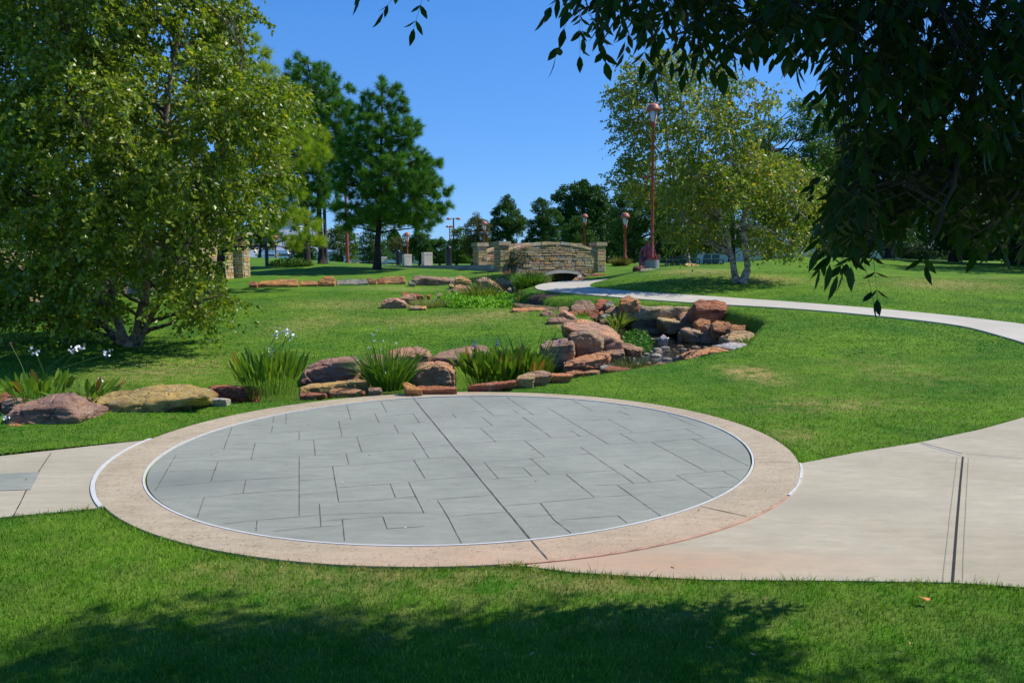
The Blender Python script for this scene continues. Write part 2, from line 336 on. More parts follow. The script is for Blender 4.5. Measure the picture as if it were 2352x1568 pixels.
# ---------------------------------------------------------------- paving outlines
inner_px = [(326,1101),(534.6,982.7),(695,943),(976,915),(411.5,1181),(582,1229),(944.7,1257),(1218,1243),(1460.6,1204),(1640,1148.5),(1725,1053),(1699,1013.7),(1617,972.6),(1312,919)]
outer_px = [(357,1010.8),(480,970.7),(685,929.7),(941,905.8),(216.7,1145),(240.6,1179),(445.7,1257.8),(685,1293.7),(1171.6,1297),(1714.6,1193.5),(1828,1099.6),(1833.7,1072),(1777,1004),(1601,945.4),(1328,916),(976,901.6)]
PC = np.array([-.515, 7.09])
def fitring(px):
    P = np.array([onplane(*p) for p in px])-PC; th = np.arctan2(P[:, 1], P[:, 0]); r = np.hypot(*P.T)
    B = np.stack([np.ones_like(th), np.cos(th), np.sin(th), np.cos(2*th), np.sin(2*th)], 1)
    return np.linalg.lstsq(B, r, rcond=None)[0]
ci, co = fitring(inner_px), fitring(outer_px)
def rad(cf, th): return cf[0]+cf[1]*np.cos(th)+cf[2]*np.sin(th)+cf[3]*np.cos(2*th)+cf[4]*np.sin(2*th)
def ringpts(cf, th, off=0): r = rad(cf, th)+off; return np.stack([PC[0]+r*np.cos(th), PC[1]+r*np.sin(th)], -1)
def arc_off(x, y, cf):                                # >0 outside
    dx, dy = x-PC[0], y-PC[1]; return np.hypot(dx, dy)-rad(cf, np.arctan2(dy, dx))

def inpoly(x, y, P):
    P = np.asarray(P); ins = np.zeros(x.shape, bool); j = len(P)-1
    for i in range(len(P)):
        xi, yi = P[i]; xj, yj = P[j]
        c = ((yi > y) != (yj > y)) & (x < (xj-xi)*(y-yi)/(yj-yi+1e-12)+xi); ins ^= c; j = i
    return ins
# left walk and right walk on the level ground
LW = np.array([onplane(*p) for p in [(-900,1128),(-420,1086),(0,1049),(352,1010)]]); LB = np.array([onplane(*p) for p in [(-900,1215),(-420,1204),(0,1190),(215,1170)]])
RT = np.array([onplane(*p) for p in [(1836.8,1066),(1973,1039.5),(2109.6,1018),(2253.8,987),(2352,959.6),(2520,905)]])
RBt = np.array([onplane(*p) for p in [(1148,1297.5),(1210,1302.7),(1316,1316.4),(1435.5,1324),(1630,1333.7),(1942,1336),(2187.6,1340),(2352,1351),(2900,1392)]])
def arcbetween(cf, a, b, n=40, off=0):
    ta = math.atan2(a[1]-PC[1], a[0]-PC[0]); tb = math.atan2(b[1]-PC[1], b[0]-PC[0])
    return ta, tb
tL1 = math.atan2(LW[-1][1]-PC[1], LW[-1][0]-PC[0]); tL0 = math.atan2(LB[-1][1]-PC[1], LB[-1][0]-PC[0])
if tL0 < 0: tL0 += 2*math.pi
if tL1 < 0: tL1 += 2*math.pi
tR1 = math.atan2(RT[0][1]-PC[1], RT[0][0]-PC[0]); tR0 = math.atan2(RBt[0][1]-PC[1], RBt[0][0]-PC[0])
def extend(P, dist, n=4, turn=0.0):
    d = P[-1]-P[-2]; d = d/np.hypot(*d); out = [P[-1]]
    for k in range(n): a = turn/n; d = np.array([d[0]*math.cos(a)-d[1]*math.sin(a), d[0]*math.sin(a)+d[1]*math.cos(a)]); out.append(out[-1]+d*dist/n)
    return np.concatenate([P, out[1:]])
RT = extend(RT, 6.0, 5, .15); RBt = extend(RBt, 6.0, 5, .35); LW = np.concatenate([extend(LW[::-1], 4.0)[::-1]]); LB = np.concatenate([extend(LB[::-1], 4.0)[::-1]])
arcL = ringpts(co, np.linspace(tL1, tL0, 50), .012); arcR = ringpts(co, np.linspace(tR0, tR1, 90), .012)
polyL = np.concatenate([LW, arcL, LB[::-1]]); polyR = np.concatenate([arcR, RT, RBt[::-1]])
def onpave(x, y, g=0.0): return (arc_off(x, y, co) < g) | inpoly(x, y, polyL) | inpoly(x, y, polyR)

def prism(poly, top, th, name, mat, parent=None, n=None):
    bm = bmesh.new(); vs = [bm.verts.new((*p, top)) for p in poly]; f = bm.faces.new(vs)
    if f.normal.z < 0: f.normal_flip()
    bm.normal_update()
    r = bmesh.ops.extrude_face_region(bm, geom=[f]); vv = [v for v in r['geom'] if isinstance(v, bmesh.types.BMVert)]
    for v in vv: v.co.z -= th
    bmesh.ops.recalc_face_normals(bm, faces=bm.faces[:]); bmesh.ops.triangulate(bm, faces=[f for f in bm.faces if len(f.verts) > 4])
    me = bpy.data.meshes.new(name); bm.to_mesh(me); bm.free(); me.materials.append(mat)
    o = bpy.data.objects.new(name, me); col.objects.link(o); o.parent = parent; return o
RUST = (.52, .24, .12)
m_slate = concrete('slate', (.265, .275, .222), (.322, .330, .268), fine=.12, bump=.35, stain=[(-2.6, 5.9, .8, .5, (.14, .16, .15), .45)])
m_ring = concrete('aggregate', (.42, .335, .215), (.53, .43, .285), spot=(.20, .13, .08), sscale=48, fine=.16, bump=.5,
    stain=[(.3, 4.15, 2.3, .55, (.60, .33, .20), .40), (1.5, 4.7, 1.6, .6, (.58, .36, .22), .25)])
m_conc = concrete('pale_concrete', (.405, .350, .240), (.485, .425, .305), fine=.11, bump=.22, stain=[(.85, 4.15, 1.5, .30, (.56, .30, .17), .42), (.3, 4.25, 1.2, .25, (.52, .32, .2), .3), (2.2, 5.2, .9, .3, (.30, .27, .21), .4)])
m_path = concrete('path_concrete', (.48, .435, .335), (.56, .51, .40), fine=.06)
m_caulk = plain('white_sealant', (.62, .61, .56), .7, var=.05, scale=14)
m_joint = plain('dark_joint', (.12, .115, .10), .9, var=.3)
m_gap = plain('open_joint', (.025, .023, .02), .9)
m_cgrey = plain('joint_margin', (.30, .275, .21), .8, var=.04, scale=3)

patio = empty('patio', (PC[0], PC[1], 0), kind='structure'); 
th = np.linspace(0, 2*math.pi, 240, endpoint=False)
def discm(cf, off, top, thk, name, mat):
    P = ringpts(cf, th, off); return prism(P-PC, top, thk, name, mat, patio)
discm(ci, -.012, .010, .08, 'slate_paving', m_slate)
def ringm(c1, o1, c2, o2, top, name, mat, th=th, closed=True, par=patio, thk=.08, wob=0):
    a = ringpts(c1, th, o1)-PC; b = ringpts(c2, th, o2)-PC
    if wob:
        wv = np.array([mn.noise((math.cos(t_)*9, math.sin(t_)*9, o1*50)) for t_ in th])*wob
        a = a*(1+wv[:, None]); 
    n = len(th); V = np.concatenate([np.c_[a, np.full(n, top)], np.c_[b, np.full(n, top)], np.c_[a, np.full(n, top-thk)], np.c_[b, np.full(n, top-thk)]])
    i = np.arange(n if closed else n-1); j = (i+1) % n
    Fq = np.concatenate([np.c_[i, n+i, n+j, j], np.c_[2*n+i, i, j, 2*n+j], np.c_[n+i, 3*n+i, 3*n+j, n+j]])
    if not closed: Fq = np.concatenate([Fq, [[0, 2*n, 3*n, n], [n-1, 2*n-1, 4*n-1, 3*n-1]]])
    return mesh(name, V, Fq, mat, par)
ringm(ci, .022, co, 0, .014, 'concrete_ring', m_ring)
ringm(ci, .002, ci, .018, .017, 'sealant_line', m_caulk, np.linspace(0, 2*math.pi, 900, endpoint=False), wob=.0008)
# slab joints of the slate paving, traced on the ground
S1 = lambda u, v: (172.3+.34181*u, 861.3+.34181*v)
S2 = lambda u, v: (976+.39064*u, 861.3+.39064*v)
J1 = [((1055,360),(1000,505)),((1420,265),(1418,335)),((1335,285),(1330,325)),((1328,345),(1322,392)),((1507,385),(1507,440)),((1825,205),(1855,305)),((1773,315),(1795,418)),((1605,440),(1615,548)),((1212,465),(1185,575)),((1895,420),(1928,525)),((2015,265),(2045,328)),((2055,180),(2095,255)),((2272,265),(2315,328)),((2145,340),(2175,397)),((2268,393),(2352,520)),((1507,558),(1508,955)),((1823,535),(1840,608)),((1733,620),(1772,862)),((962,590),(912,725)),((1150,712),(1130,803)),((680,545),(540,785)),((870,830),(822,965)),((1643,873),(1655,1030)),((1798,980),(1812,1122)),((1225,985),(1218,1058)),((2070,960),(2098,1042)),((2118,738),(2155,832)),((2243,728),(2345,935)),((2277,577),(2352,700))]
A1 = [((1330,325),(1855,300)),((1060,412),(1507,385),(1800,362)),((1010,508),(1205,503)),((1060,470),(1300,465),(1605,440),(1900,418),(2175,397),(2270,393)),((910,585),(1185,573),(1610,548),(1928,525),(2352,495)),((1507,630),(1735,622),(2040,600),(2277,577),(2352,570)),((640,655),(960,645)),((915,725),(1150,712),(1500,690)),((560,760),(910,728)),((1508,715),(1745,702)),((870,830),(1130,803),(1507,778)),((1765,765),(2118,738),(2352,718)),((1508,812),(1765,795)),((1775,862),(2090,845),(2290,825)),((1000,1010),(1225,985),(1643,950),(2000,935),(2352,935)),((1330,1060),(1655,1028),(1798,1020)),((1655,990),(1798,980),(2070,958)),((2098,1042),(2352,1025)),((1773,315),(2015,292),(2272,262)),((2145,340),(2352,322)),((1700,250),(2055,230))]
J2 = [((267,130),(402,240)),((480,133),(640,240)),((160,232),(185,255)),((515,207),(548,228)),((335,250),(398,303)),((572,250),(748,375)),((720,195),(1080,413)),((860,150),(990,217)),((1135,213),(1210,247)),((1145,180),(1190,203)),((1078,265),(1222,340)),((860,332),(912,365)),((1148,350),(1243,402)),((328,317),(415,398)),((585,390),(705,487)),((915,430),(1228,642)),((1332,400),(1660,577)),((1535,322),(1640,373)),((1570,380),(1900,538)),((1430,240),(1595,307)),((1172,533),(1328,636)),((1750,570),(1855,627)),((1480,595),(1705,733)),((1130,653),(1387,836)),((1135,835),(1188,877)),((830,590),(1000,728)),((622,497),(730,592)),((575,550),(630,601)),((350,520),(432,616)),((0,460),(25,495)),((75,745),(140,850),(217,998)),((680,760),(760,860),(860,938))]
A2 = [((60,258),(335,250)),((402,240),(720,232)),((0,430),(415,398),(585,390),(750,375),(915,365),(1148,350),(1535,322),(1640,318)),((415,312),(572,300)),((870,272),(1078,265),(1222,258)),((0,322),(328,317)),((705,487),(970,470)),((250,525),(620,500),(705,487)),((0,498),(200,487)),((430,616),(630,601),(730,592),(830,588),(1110,567)),((0,625),(300,600)),((345,625),(432,616)),((1000,655),(1130,653),(1228,642),(1328,636),(1480,622)),((1480,595),(1660,577),(1895,560)),((0,745),(400,712)),((460,778),(680,758),(1000,728),(1215,712)),((150,840),(480,812)),((520,845),(760,828)),((800,860),(1135,835)),((1620,675),(1830,662)),((1080,413),(1332,400),(1570,382),(1750,372)),((455,550),(575,550))]
def stroke(pts, w0, z, mb, jk=1.0):
    P = np.array([onplane(*p) for p in pts]); Q = [P[0]]
    for a, b in zip(P[:-1], P[1:]):
        n = max(2, int(np.hypot(*(b-a))/.05))
        for i in range(1, n+1): Q.append(a+(b-a)*i/n)
    Q = np.array(Q); T = np.gradient(Q, axis=0); T /= np.linalg.norm(T, axis=1)[:, None]+1e-9; Nn = np.c_[-T[:, 1], T[:, 0]]
    ww = w0*(1+jk*(.8*rng.random(len(Q))-.4))[:, None]; jit = jk* np.convolve(rng.random(len(Q)+8)-.5, np.ones(9)/9, 'valid')[:, None]*w0*1.6 if len(Q) > 9 else 0
    Q = Q+Nn*jit; V = np.concatenate([np.c_[Q+Nn*ww/2, np.full(len(Q), z)], np.c_[Q-Nn*ww/2, np.full(len(Q), z)]])
    n = len(Q); i = np.arange(n-1); mb.add(V, np.c_[i, n+i, n+i+1, i+1])
mb = MB()
for J, S, w0 in ((J1, S1, .012), (J2, S2, .011)):
    for s_ in J: stroke([S(*p) for p in s_], w0*.38, .0125, mb)
stroke([(950,917),S2(0,225),S2(620,974)], .009, .013, mb)
for J, S in ((A1, S1), (A2, S2)):
    for s_ in J: stroke([S(*p) for p in s_], .0035, .0125, mb)
mbuild(mb, 'slate_joints', m_joint, patio)
mb = MB(); stroke([S2(625,985),S2(722,1097)], .008, .0165, mb); stroke([S2(1620,783),S2(1890,842)], .007, .0165, mb); stroke([S1(2242,130),S1(2276,158)], .008, .0165, mb); stroke([S2(1960,520),S2(2160,520)], .004, .0165, mb)
mbuild(mb, 'ring_joints', m_joint, patio)

sw = empty('sidewalk', (0, 0, 0), kind='structure')
prism(polyR, .008, .08, 'concrete_slab', m_conc, sw); prism(polyL, .008, .08, 'concrete_slab', m_conc, sw)
mb = MB(); X5 = lambda u, v: (1435.5+.38965*u, 918.7+.38965*v)
stroke([X5(1992,340),X5(1975,520),X5(1955,760),X5(1931,1081)], .013, .012, mb, .05); stroke([X5(1745,257),X5(1990,322)], .009, .012, mb, .1); stroke([X5(2010,322),X5(2352,350),(2560,1075)], .006, .012, mb, .2)
stroke([(118,1042),(60,1130),(32,1188)], .006, .012, mb)
mbuild(mb, 'slab_joints', m_gap, sw)
mb = MB(); stroke([X5(1742,262),X5(1985,330)], .016, .0115, mb)
pass
stroke([X5(2005,325),X5(2352,355)], .008, .0116, mb)
mbuild(mb, 'joint_edging', m_caulk, sw); mb = MB()
for s_ in ([X5(1957,345),X5(1915,700),X5(1872,1082)], [X5(2025,345),X5(2000,800),X5(1990,1080)]): stroke(s_, .004, .0115, mb, .4)
mbuild(mb, 'tooled_margin', m_cgrey, sw)
# white sealant along the ring where it meets the walks
tt = np.linspace(tL1, tL0, 90); ringm(co, .002, co, .034, .0175, 'sealant_line', m_caulk, tt, False, patio, wob=.001)
tt = np.linspace(tR1-.005, tR1-.33, 60); ringm(co, .002, co, .018, .0175, 'sealant_line', m_caulk, tt, False, patio, wob=.002)
tt = np.linspace(tR1-.34, tR0+.02, 120); ringm(co, .004, co, .018, .0155, 'rust_seam', plain('rust_seam', (.58, .33, .22), .8, var=.15, scale=9), tt, False, patio, wob=.002)
# blue slate inset in the left walk
iq = [onplane(*p) for p in [(-150,1098),(92,1086),(70,1127),(-180,1136)]]
prism(np.array(iq), .0125, .03, 'slate_inset', m_slate, sw)

# footpath over the lawn
PO = [(1395,642),(1297,646.5),(1248.5,651.8),(1226,659),(1233,666.4),(1268,670.8),(1320,676),(1390,682),(1467,688.3),(1560,695),(1670,702),(1723,704.8),(1800,709.5),(1895,716.5),(2044,730.5),(2178,746),(2240,757),(2352,790),(2430,822),(2560,880)]
PI = [(1396,642.6),(1376,646),(1364,649),(1352,655.7),(1357,660),(1369.5,663),(1400,666),(1443,670),(1500,674),(1560,677.6),(1630,682),(1687,685.9),(1760,691),(1860,698.5),(1990,709),(2097,717.8),(2200,729),(2352,746.4),(2460,765),(2640,800)]
def resample(P, n):
    P = np.asarray(P, float); d = np.r_[0, np.cumsum(np.linalg.norm(np.diff(P, axis=0), axis=1))]; t_ = np.linspace(0, d[-1], n)
    return np.stack([np.interp(t_, d, P[:, k]) for k in range(P.shape[1])], 1)
def densify(P, k): return np.concatenate([np.linspace(P[i], P[i+1], k, endpoint=False) for i in range(len(P)-1)]+[[P[-1]]])
po = np.array([ground(*p, carve=False)[:2] for p in densify(np.array(PO, float), 6)]); pi = np.array([ground(*p, carve=False)[:2] for p in densify(np.array(PI, float), 6)])
def smooth2(P, k=3):
    for _ in range(k): P = np.r_[[P[0]], (P[:-2]+2*P[1:-1]+P[2:])/4, [P[-1]]]
    return P
po, pi = smooth2(po, 6), smooth2(pi, 6)
_d = np.array([.955, -.297]); _w = .5*np.hypot(*(po[-1]-pi[-1])); _m = (po[-1]+pi[-1])/2; _nn = np.array([-_d[1], _d[0]]); _sg = np.sign((po[-1]-_m)@_nn)
_e = np.array([_m+_d*q for q in np.linspace(.8, 9, 12)]); po = np.concatenate([po, _e+_nn*_sg*_w]); pi = np.concatenate([pi, _e-_nn*_sg*_w])
K = 9; G = np.array([po*(1-k/(K-1))+pi*k/(K-1) for k in range(K)]); n = G.shape[1]
zt = H0(G[..., 0], G[..., 1])+.03
V = np.c_[G.reshape(-1, 2), zt.ravel()]; ii = np.arange(n-1)[None]+np.arange(K-1)[:, None]*n; ii = ii.ravel(); Fp = np.c_[ii, ii+1, ii+n+1, ii+n]
e0 = V[:n]-[0, 0, .12]; e1 = V[(K-1)*n:]-[0, 0, .12]; b0 = len(V); V = np.concatenate([V, e0, e1]); i = np.arange(n-1)
Fp = np.concatenate([Fp, np.c_[i, b0+i, b0+i+1, i+1], np.c_[(K-1)*n+i, (K-1)*n+i+1, b0+n+i+1, b0+n+i]])
tag(mesh('path', V, Fp, m_path, smooth=False), kind='structure')
pathpoly = np.concatenate([po, pi[::-1]])

# ---------------------------------------------------------------- lawn
SPOTS = []          # (x, y, rx, ry, amount) dry patches
def spot(px, py, wpx, hpx, a):
    c = ground(px, py); l = ground(px-wpx, py); b = ground(px, py+hpx); tpp = ground(px, py-hpx)
    SPOTS.append((c[0], (b[1]+tpp[1])/2, max(.15, abs(c[0]-l[0])), max(.15, abs(tpp[1]-b[1])/2), a))
for a in [(1710,853,50,14,1.6),(1760,870,60,16,.7),(2180,648,90,8,.8),(2120,655,50,6,.5),(2300,640,60,5,.4),(1300,745,60,8,.8),(1000,735,160,12,.8),(780,700,130,12,.7),(700,745,80,25,.6),(1900,930,160,18,.6),(2050,850,120,30,.4),
          (1350,1340,300,16,.5),(900,1320,300,14,.4),(600,1310,200,20,.4),(1760,640,80,10,1.0),(1600,625,80,8,1.0),(1830,1000,60,20,.6),(350,860,140,40,.7),(1150,720,60,8,.6),(2200,660,200,10,.5),(1600,1420,500,40,.25),(700,1420,400,80,.2),(900,662,90,5,.6)]: spot(*a)
def dryness(x, y):
    d = np.full(x.shape, .14)
    for (sx, sy, rx, ry, a) in SPOTS: d = d+a*np.exp(-(((x-sx)/rx)**2+((y-sy)/ry)**2))
    return d
SOIL = [ground(1235, 681), ground(1262,676)]
def soil(x, y):
    s_ = np.exp(-(((x-SOIL[0][0])/.5)**2+((y-SOIL[0][1])/.7)**2)**2)+np.exp(-(((x-SOIL[1][0])/.35)**2+((y-SOIL[1][1])/.5)**2)**2)
    d, bz, wz = creek(x, y); return np.clip(s_*1.3, 0, 1)+np.clip(1-d/.16, 0, 1)*(d < .2)
ny, nx = 620, 620
yy = np.concatenate([[-40, -15, -4, 0], np.exp(np.linspace(math.log(1.5+3), math.log(1503), ny-4))-3])
uu = np.linspace(-1, 1, nx); uu = np.sign(uu)*(np.abs(uu)*.75+.25*np.abs(uu)**3)*1.75
Yg, Ug = np.meshgrid(yy, uu, indexing='ij'); Xg = Ug*(np.maximum(Yg, 0)+6)
Zg = H(Xg, Yg)
under = (arc_off(Xg, Yg, co) < -.12) | ((inpoly(Xg, Yg, polyL) | inpoly(Xg, Yg, polyR)) & (arc_off(Xg, Yg, co) > .12))
i = (np.arange(ny-1)[:, None]*nx+np.arange(nx-1)[None]).ravel()
tag(mesh('lawn', np.stack([Xg, Yg, Zg], -1).reshape(-1, 3), np.c_[i, i+1, i+nx+1, i+nx], MATS['lawn'], smooth=True,
    fattr={'dry': dryness(Xg, Yg).ravel(), 'soil': np.clip(soil(Xg, Yg), 0, 1).ravel()}), kind='structure')
# blades of grass
def blades(n, ymin, ymax, xk, hgt, wid, bend=.6, name='grass', edge=False):
    y = ymin+(ymax-ymin)*rng.random(n); x = (rng.random(n)*2-1)*xk(y)
    k = ~onpave(x, y, .0) & ~inpoly(x, y, pathpoly); d, bz, wz = creek(x, y); k &= (d > .22); k &= soil(x, y) < .3
    x, y = x[k], y[k]; return grow(x, y, hgt, wid, bend, name)
def grow(x, y, hgt, wid, bend, name):
    n = len(x); z = H(x, y)-.004; a = rng.random(n)*2*math.pi; h = hgt*(.45+.75*rng.random(n)); wd = wid*(.7+.6*rng.random(n))
    dx, dy = np.cos(a), np.sin(a); lean = bend*h*(.2+rng.random(n)); fa = rng.random(n)*2*math.pi; lx, ly = np.cos(fa)*lean, np.sin(fa)*lean
    B = np.stack([x, y, z], 1); Wd = np.stack([dx*wd/2, dy*wd/2, 0*wd], 1)
    M_ = B+np.stack([lx*.35, ly*.35, h*.6], 1); T_ = B+np.stack([lx, ly, h], 1)
    V = np.stack([B-Wd, B+Wd, M_+Wd*.8, M_-Wd*.8, T_], 1).reshape(-1, 3); i = np.arange(n)*5
    rr = np.clip(rng.random(n), 0, 1)
    return tag(mesh(name, V, [np.c_[i+3, i+2, i+4], np.c_[i, i+1, i+2, i+3]], MATS['blades'], fattr={'rnd': np.concatenate([rr, rr]), 'dry': np.repeat(dryness(x, y), 5)}),
               'short mown green grass blades covering the lawn', 'grass', kind='stuff')
def _fix_attr():
    pass
G1 = blades(190000, 2.4, 5.2, lambda y: 1.15*y+1.4, .030, .0040)
G2 = blades(250000, 5.2, 12.5, lambda y: 1.05*y+1.4, .026, .0065)
G3 = blades(280000, 12.5, 30, lambda y: .95*y+2, .024, .018, .8)
# longer blades fringing the paving
th2 = rng.random(5000)*2*math.pi; ro_ = ringpts(co, th2)+0; ro_ = PC+(ro_-PC)*(1+(.004+.012*rng.random(5000))[:, None])
def alongline(P, n, off):
    P = np.asarray(P); s_ = rng.random(n)*(len(P)-1); i = s_.astype(int); f = (s_-i)[:, None]; Q = P[i]*(1-f)+P[i+1]*f
    return Q+rng.normal(0, off, (n, 2))
ed = np.concatenate([ro_, alongline(RT, 2500, .02), alongline(RBt, 3500, .03), alongline(LB, 2500, .02), alongline(LW, 2000, .02)])
k = ~onpave(ed[:, 0], ed[:, 1], .0); ed = ed[k]
grow(ed[:, 0], ed[:, 1], .038, .004, .8, 'grass')
# ragged tufts and weeds that stand above the mown turf
tc = np.stack([(rng.random(110)*2-1)*5, 2.6+rng.random(110)*7], 1); tc = np.concatenate([tc, alongline(RBt, 26, .04), alongline(LB, 8, .04)]); tq = np.repeat(tc, 16, 0)+rng.normal(0, .022, (len(tc)*16, 2))
k = ~onpave(tq[:, 0], tq[:, 1], .0); d_, _b, _w = creek(tq[:, 0], tq[:, 1]); k &= d_ > .25; tq = tq[k]; grow(tq[:, 0], tq[:, 1], .060, .0045, 1.3, 'weeds')
# bits of dry leaf on the turf and the paving
n_ = 260; lx = (rng.random(n_)*2-1)*6; ly = 2.6+rng.random(n_)**1.3*9; d_, _b, _w = creek(lx, ly); k = d_ > .3; lx, ly = lx[k], ly[k]; k = ~onpave(lx, ly) | (rng.random(len(lx)) < .25); lx, ly = lx[k], ly[k]; n_ = len(lx); lz = np.where(onpave(lx, ly), .019, H(lx, ly)+.024)
a_ = rng.random(n_)*6.283; s_ = (.008+.010*rng.random(n_))[:, None]; dx = np.stack([np.cos(a_), np.sin(a_), rng.normal(0, .15, n_)], 1)*s_; dy = np.stack([-np.sin(a_), np.cos(a_), rng.normal(0, .15, n_)], 1)*s_*.5; P0 = np.stack([lx, ly, lz], 1)
V = np.stack([P0-dx, P0+dy, P0+dx, P0-dy], 1).reshape(-1, 3); i = np.arange(n_)*4
tag(mesh('leaf_litter', V, np.c_[i, i+1, i+2, i+3], plain('dry_leaf', (.34, .22, .10), .8, var=.35, scale=3)), 'scattered tiny bits of dry leaf on the grass and paving', 'leaf litter', kind='stuff')
mb = MB()
for u_, v_ in ((1798,730),(1983,758),(2220,1035)):
    p = onplane(*S1(u_, v_)); an = np.linspace(0, 2*math.pi, 9)[:-1]; mb.add([[p[0]+.009*math.cos(q), p[1]+.009*math.sin(q), .013] for q in an], [[0, 1, 2, 3], [0, 3, 4, 7], [4, 5, 6, 7]])
mbuild(mb, 'pale_spots', m_caulk, patio)
# creek water
n = len(CRW); Q = np.array([c[:2] for c in CRW]); Q = np.concatenate([densify(Q, 8)]); wz = np.interp(np.linspace(0, n-1, len(Q)), range(n), WATER); hw = np.interp(np.linspace(0, n-1, len(Q)), range(n), CRW[:, 2])+.25
Q = smooth2(Q, 4); T = np.gradient(Q, axis=0); T /= np.linalg.norm(T, axis=1)[:, None]; Nn = np.c_[-T[:, 1], T[:, 0]]
m, t, N, bs, out = nodes('water'); bs.inputs['Base Color'].default_value = (.014, .015, .010, 1); bs.inputs['Roughness'].default_value = .06; bs.inputs['IOR'].default_value = 1.33; bs.inputs['Specular IOR Level'].default_value = .5
no = N('TexNoise', Scale=7.0, Detail=3.0); ge = N('NewGeometry'); L(t, ge.outputs['Position'], no.inputs['Vector']); bp = N('Bump', Strength=.25, Distance=.03); L(t, no.outputs[0], bp.inputs['Height']); L(t, bp.outputs[0], bs.inputs['Normal'])
V = np.concatenate([np.c_[Q+Nn*hw[:, None], wz], np.c_[Q-Nn*hw[:, None], wz]]); nn = len(Q); i = np.arange(nn-1)
o = tag(mesh('water', V, np.c_[i, i+1, nn+i+1, nn+i], MATS['water'], smooth=True), kind='structure')

# ---------------------------------------------------------------- boulders
ZA = lambda u, v: (.34181*u, 717.8+.34181*v)
ZB = lambda u, v: (689.1+.26856*u, 717.8+.26856*v)
ZC = lambda u, v: (1119.7+.28076*u, 631.6+.28076*v)
ZP = lambda u, v: (803.9+.19531*u, 620.2+.19531*v)
ZQ = lambda u, v: (516.8+.26856*u, 459.4+.26856*v)
ZR = lambda u, v: (1033.6+.19531*u, 459.4+.19531*v)
CO = dict(R=(.42, .165, .085), V=(.43, .265, .175), T=(.52, .36, .20), Y=(.58, .38, .15), O=(.62, .30, .13), G=(.36, .34, .27), P=(.58, .32, .19), D=(.25, .18, .11), W=(.55, .52, .46))
def fill_rock(name, pts, Y, T, colr, label, group=None, ridge=(), rough=1.0, seed=0, cat='rock'):
    """pts: silhouette (px), first the outline seen from here; ridge: front top edge. Grown to a solid of thickness T behind Y."""
    px = np.array(pts, float); yb, yt = px[:, 1].max(), px[:, 1].min(); H_ = max(yb-yt, 1)
    fr = (yb-px[:, 1])/H_; Ys = Y+T*np.clip(fr*1.05-.25, 0, 1)*(.85 if len(ridge) else .6)
    P = [at(p[0], p[1], q) for p, q in zip(px, Ys)]
    base = at(px[:, 0].mean(), yb, Y)[2]
    for p in ridge: P.append(at(p[0], p[1], Y+.03))
    for p, q, f in zip(px, Ys, fr):                   # the back of the stone
        b = at(p[0], p[1], q); cx = at(px[:, 0].mean(), p[1], q)[0]
        P.append(np.array([cx+(b[0]-cx)*.85, Y+T, base+(b[2]-base)*.80-.03])); 
        if f < .35: P.append(np.array([b[0], Y+.04, base-.12]))
        P.append(np.array([cx+(b[0]-cx)*.8, Y+T, base-.12]))
    P = np.array(P); c0 = P.mean(0); c0[2] = base
    bm = bmesh.new()
    for p in P: bm.verts.new(p-c0)
    r = bmesh.ops.convex_hull(bm, input=bm.verts[:]); 
    for v in [g for g in r['geom_interior'] if isinstance(g, bmesh.types.BMVert)]+[v for v in bm.verts if not v.link_faces]:
        if v.is_valid: bm.verts.remove(v)
    bmesh.ops.recalc_face_normals(bm, faces=bm.faces[:])
    me = bpy.data.meshes.new(name); bm.to_mesh(me); bm.free()
    o = bpy.data.objects.new(name, me); col.objects.link(o)
    dim = (P.max(0)-P.min(0)); vs = max(dim.max()/56, .010)
    md = o.modifiers.new('r', 'REMESH'); md.mode = 'VOXEL'; md.voxel_size = float(vs)
    dg = bpy.context.evaluated_depsgraph_get(); me2 = bpy.data.meshes.new_from_object(o.evaluated_get(dg)); o.modifiers.clear(); o.data = me2; me2.name = name; bpy.data.meshes.remove(me)
    nv = len(me2.vertices); V = np.empty(nv*3, np.float32); me2.vertices.foreach_get('co', V); V = V.reshape(-1, 3); Nn = np.empty(nv*3, np.float32); me2.vertices.foreach_get('normal', Nn); Nn = Nn.reshape(-1, 3)
    sz = float(np.sort(dim)[1]); o1 = seed*7.3+Y
    D = np.empty(nv)
    for i in range(nv):
        x, y, z = (V[i]+c0)/sz
        a = mn.noise((x*1.6+o1, y*1.6, z*3.2)); b = mn.noise((x*4.2, y*4.2+o1, z*8)); cc = mn.noise((x*11, y*11, z*15+o1))
        st = abs(mn.noise((x*.7+o1, y*.7, z*7.5)))            # bedding ledges
        q1, q2 = mn.voronoi((x*2.3+o1, y*2.3, z*3.4)); k1 = q2[0]; hsh = math.sin(k1.x*12.9+k1.y*78.2+k1.z*37.7)*43758.5; hsh -= math.floor(hsh)
        D[i] = .024*a+.014*b+.012*cc-.030*max(0, .20-st)*3+.045*(hsh-.5)-(.022 if q1[1]-q1[0] < .05 else 0)
    V = V+Nn*(D*sz*rough)[:, None]
    me2.vertices.foreach_set('co', V.ravel().astype(np.float32)); me2.materials.append(MATS['sandstone']); 
    me2.polygons.foreach_set('use_smooth', np.ones(len(me2.polygons), bool)); me2.update()
    o.location = c0; o.color = (*[min(1, v*(.92+.16*random.random())) for v in colr], 1); o.name = name
    return tag(o, label, cat, group)
def rock(Z, pts, Y, T, c, label, group=None, ridge=(), name='boulder', **k):
    return fill_rock(name, [Z(*p) for p in pts], Y, T, CO[c], label, group, [Z(*p) for p in ridge], seed=int(pts[0][0]) % 17, **k)
gF, gP, gU, gL, gW = 'rocks edging the lower stream', 'rocks around the pool', 'rocks around the upper pond', 'stones lining the lawn terrace', 'rocks beside the bridge'
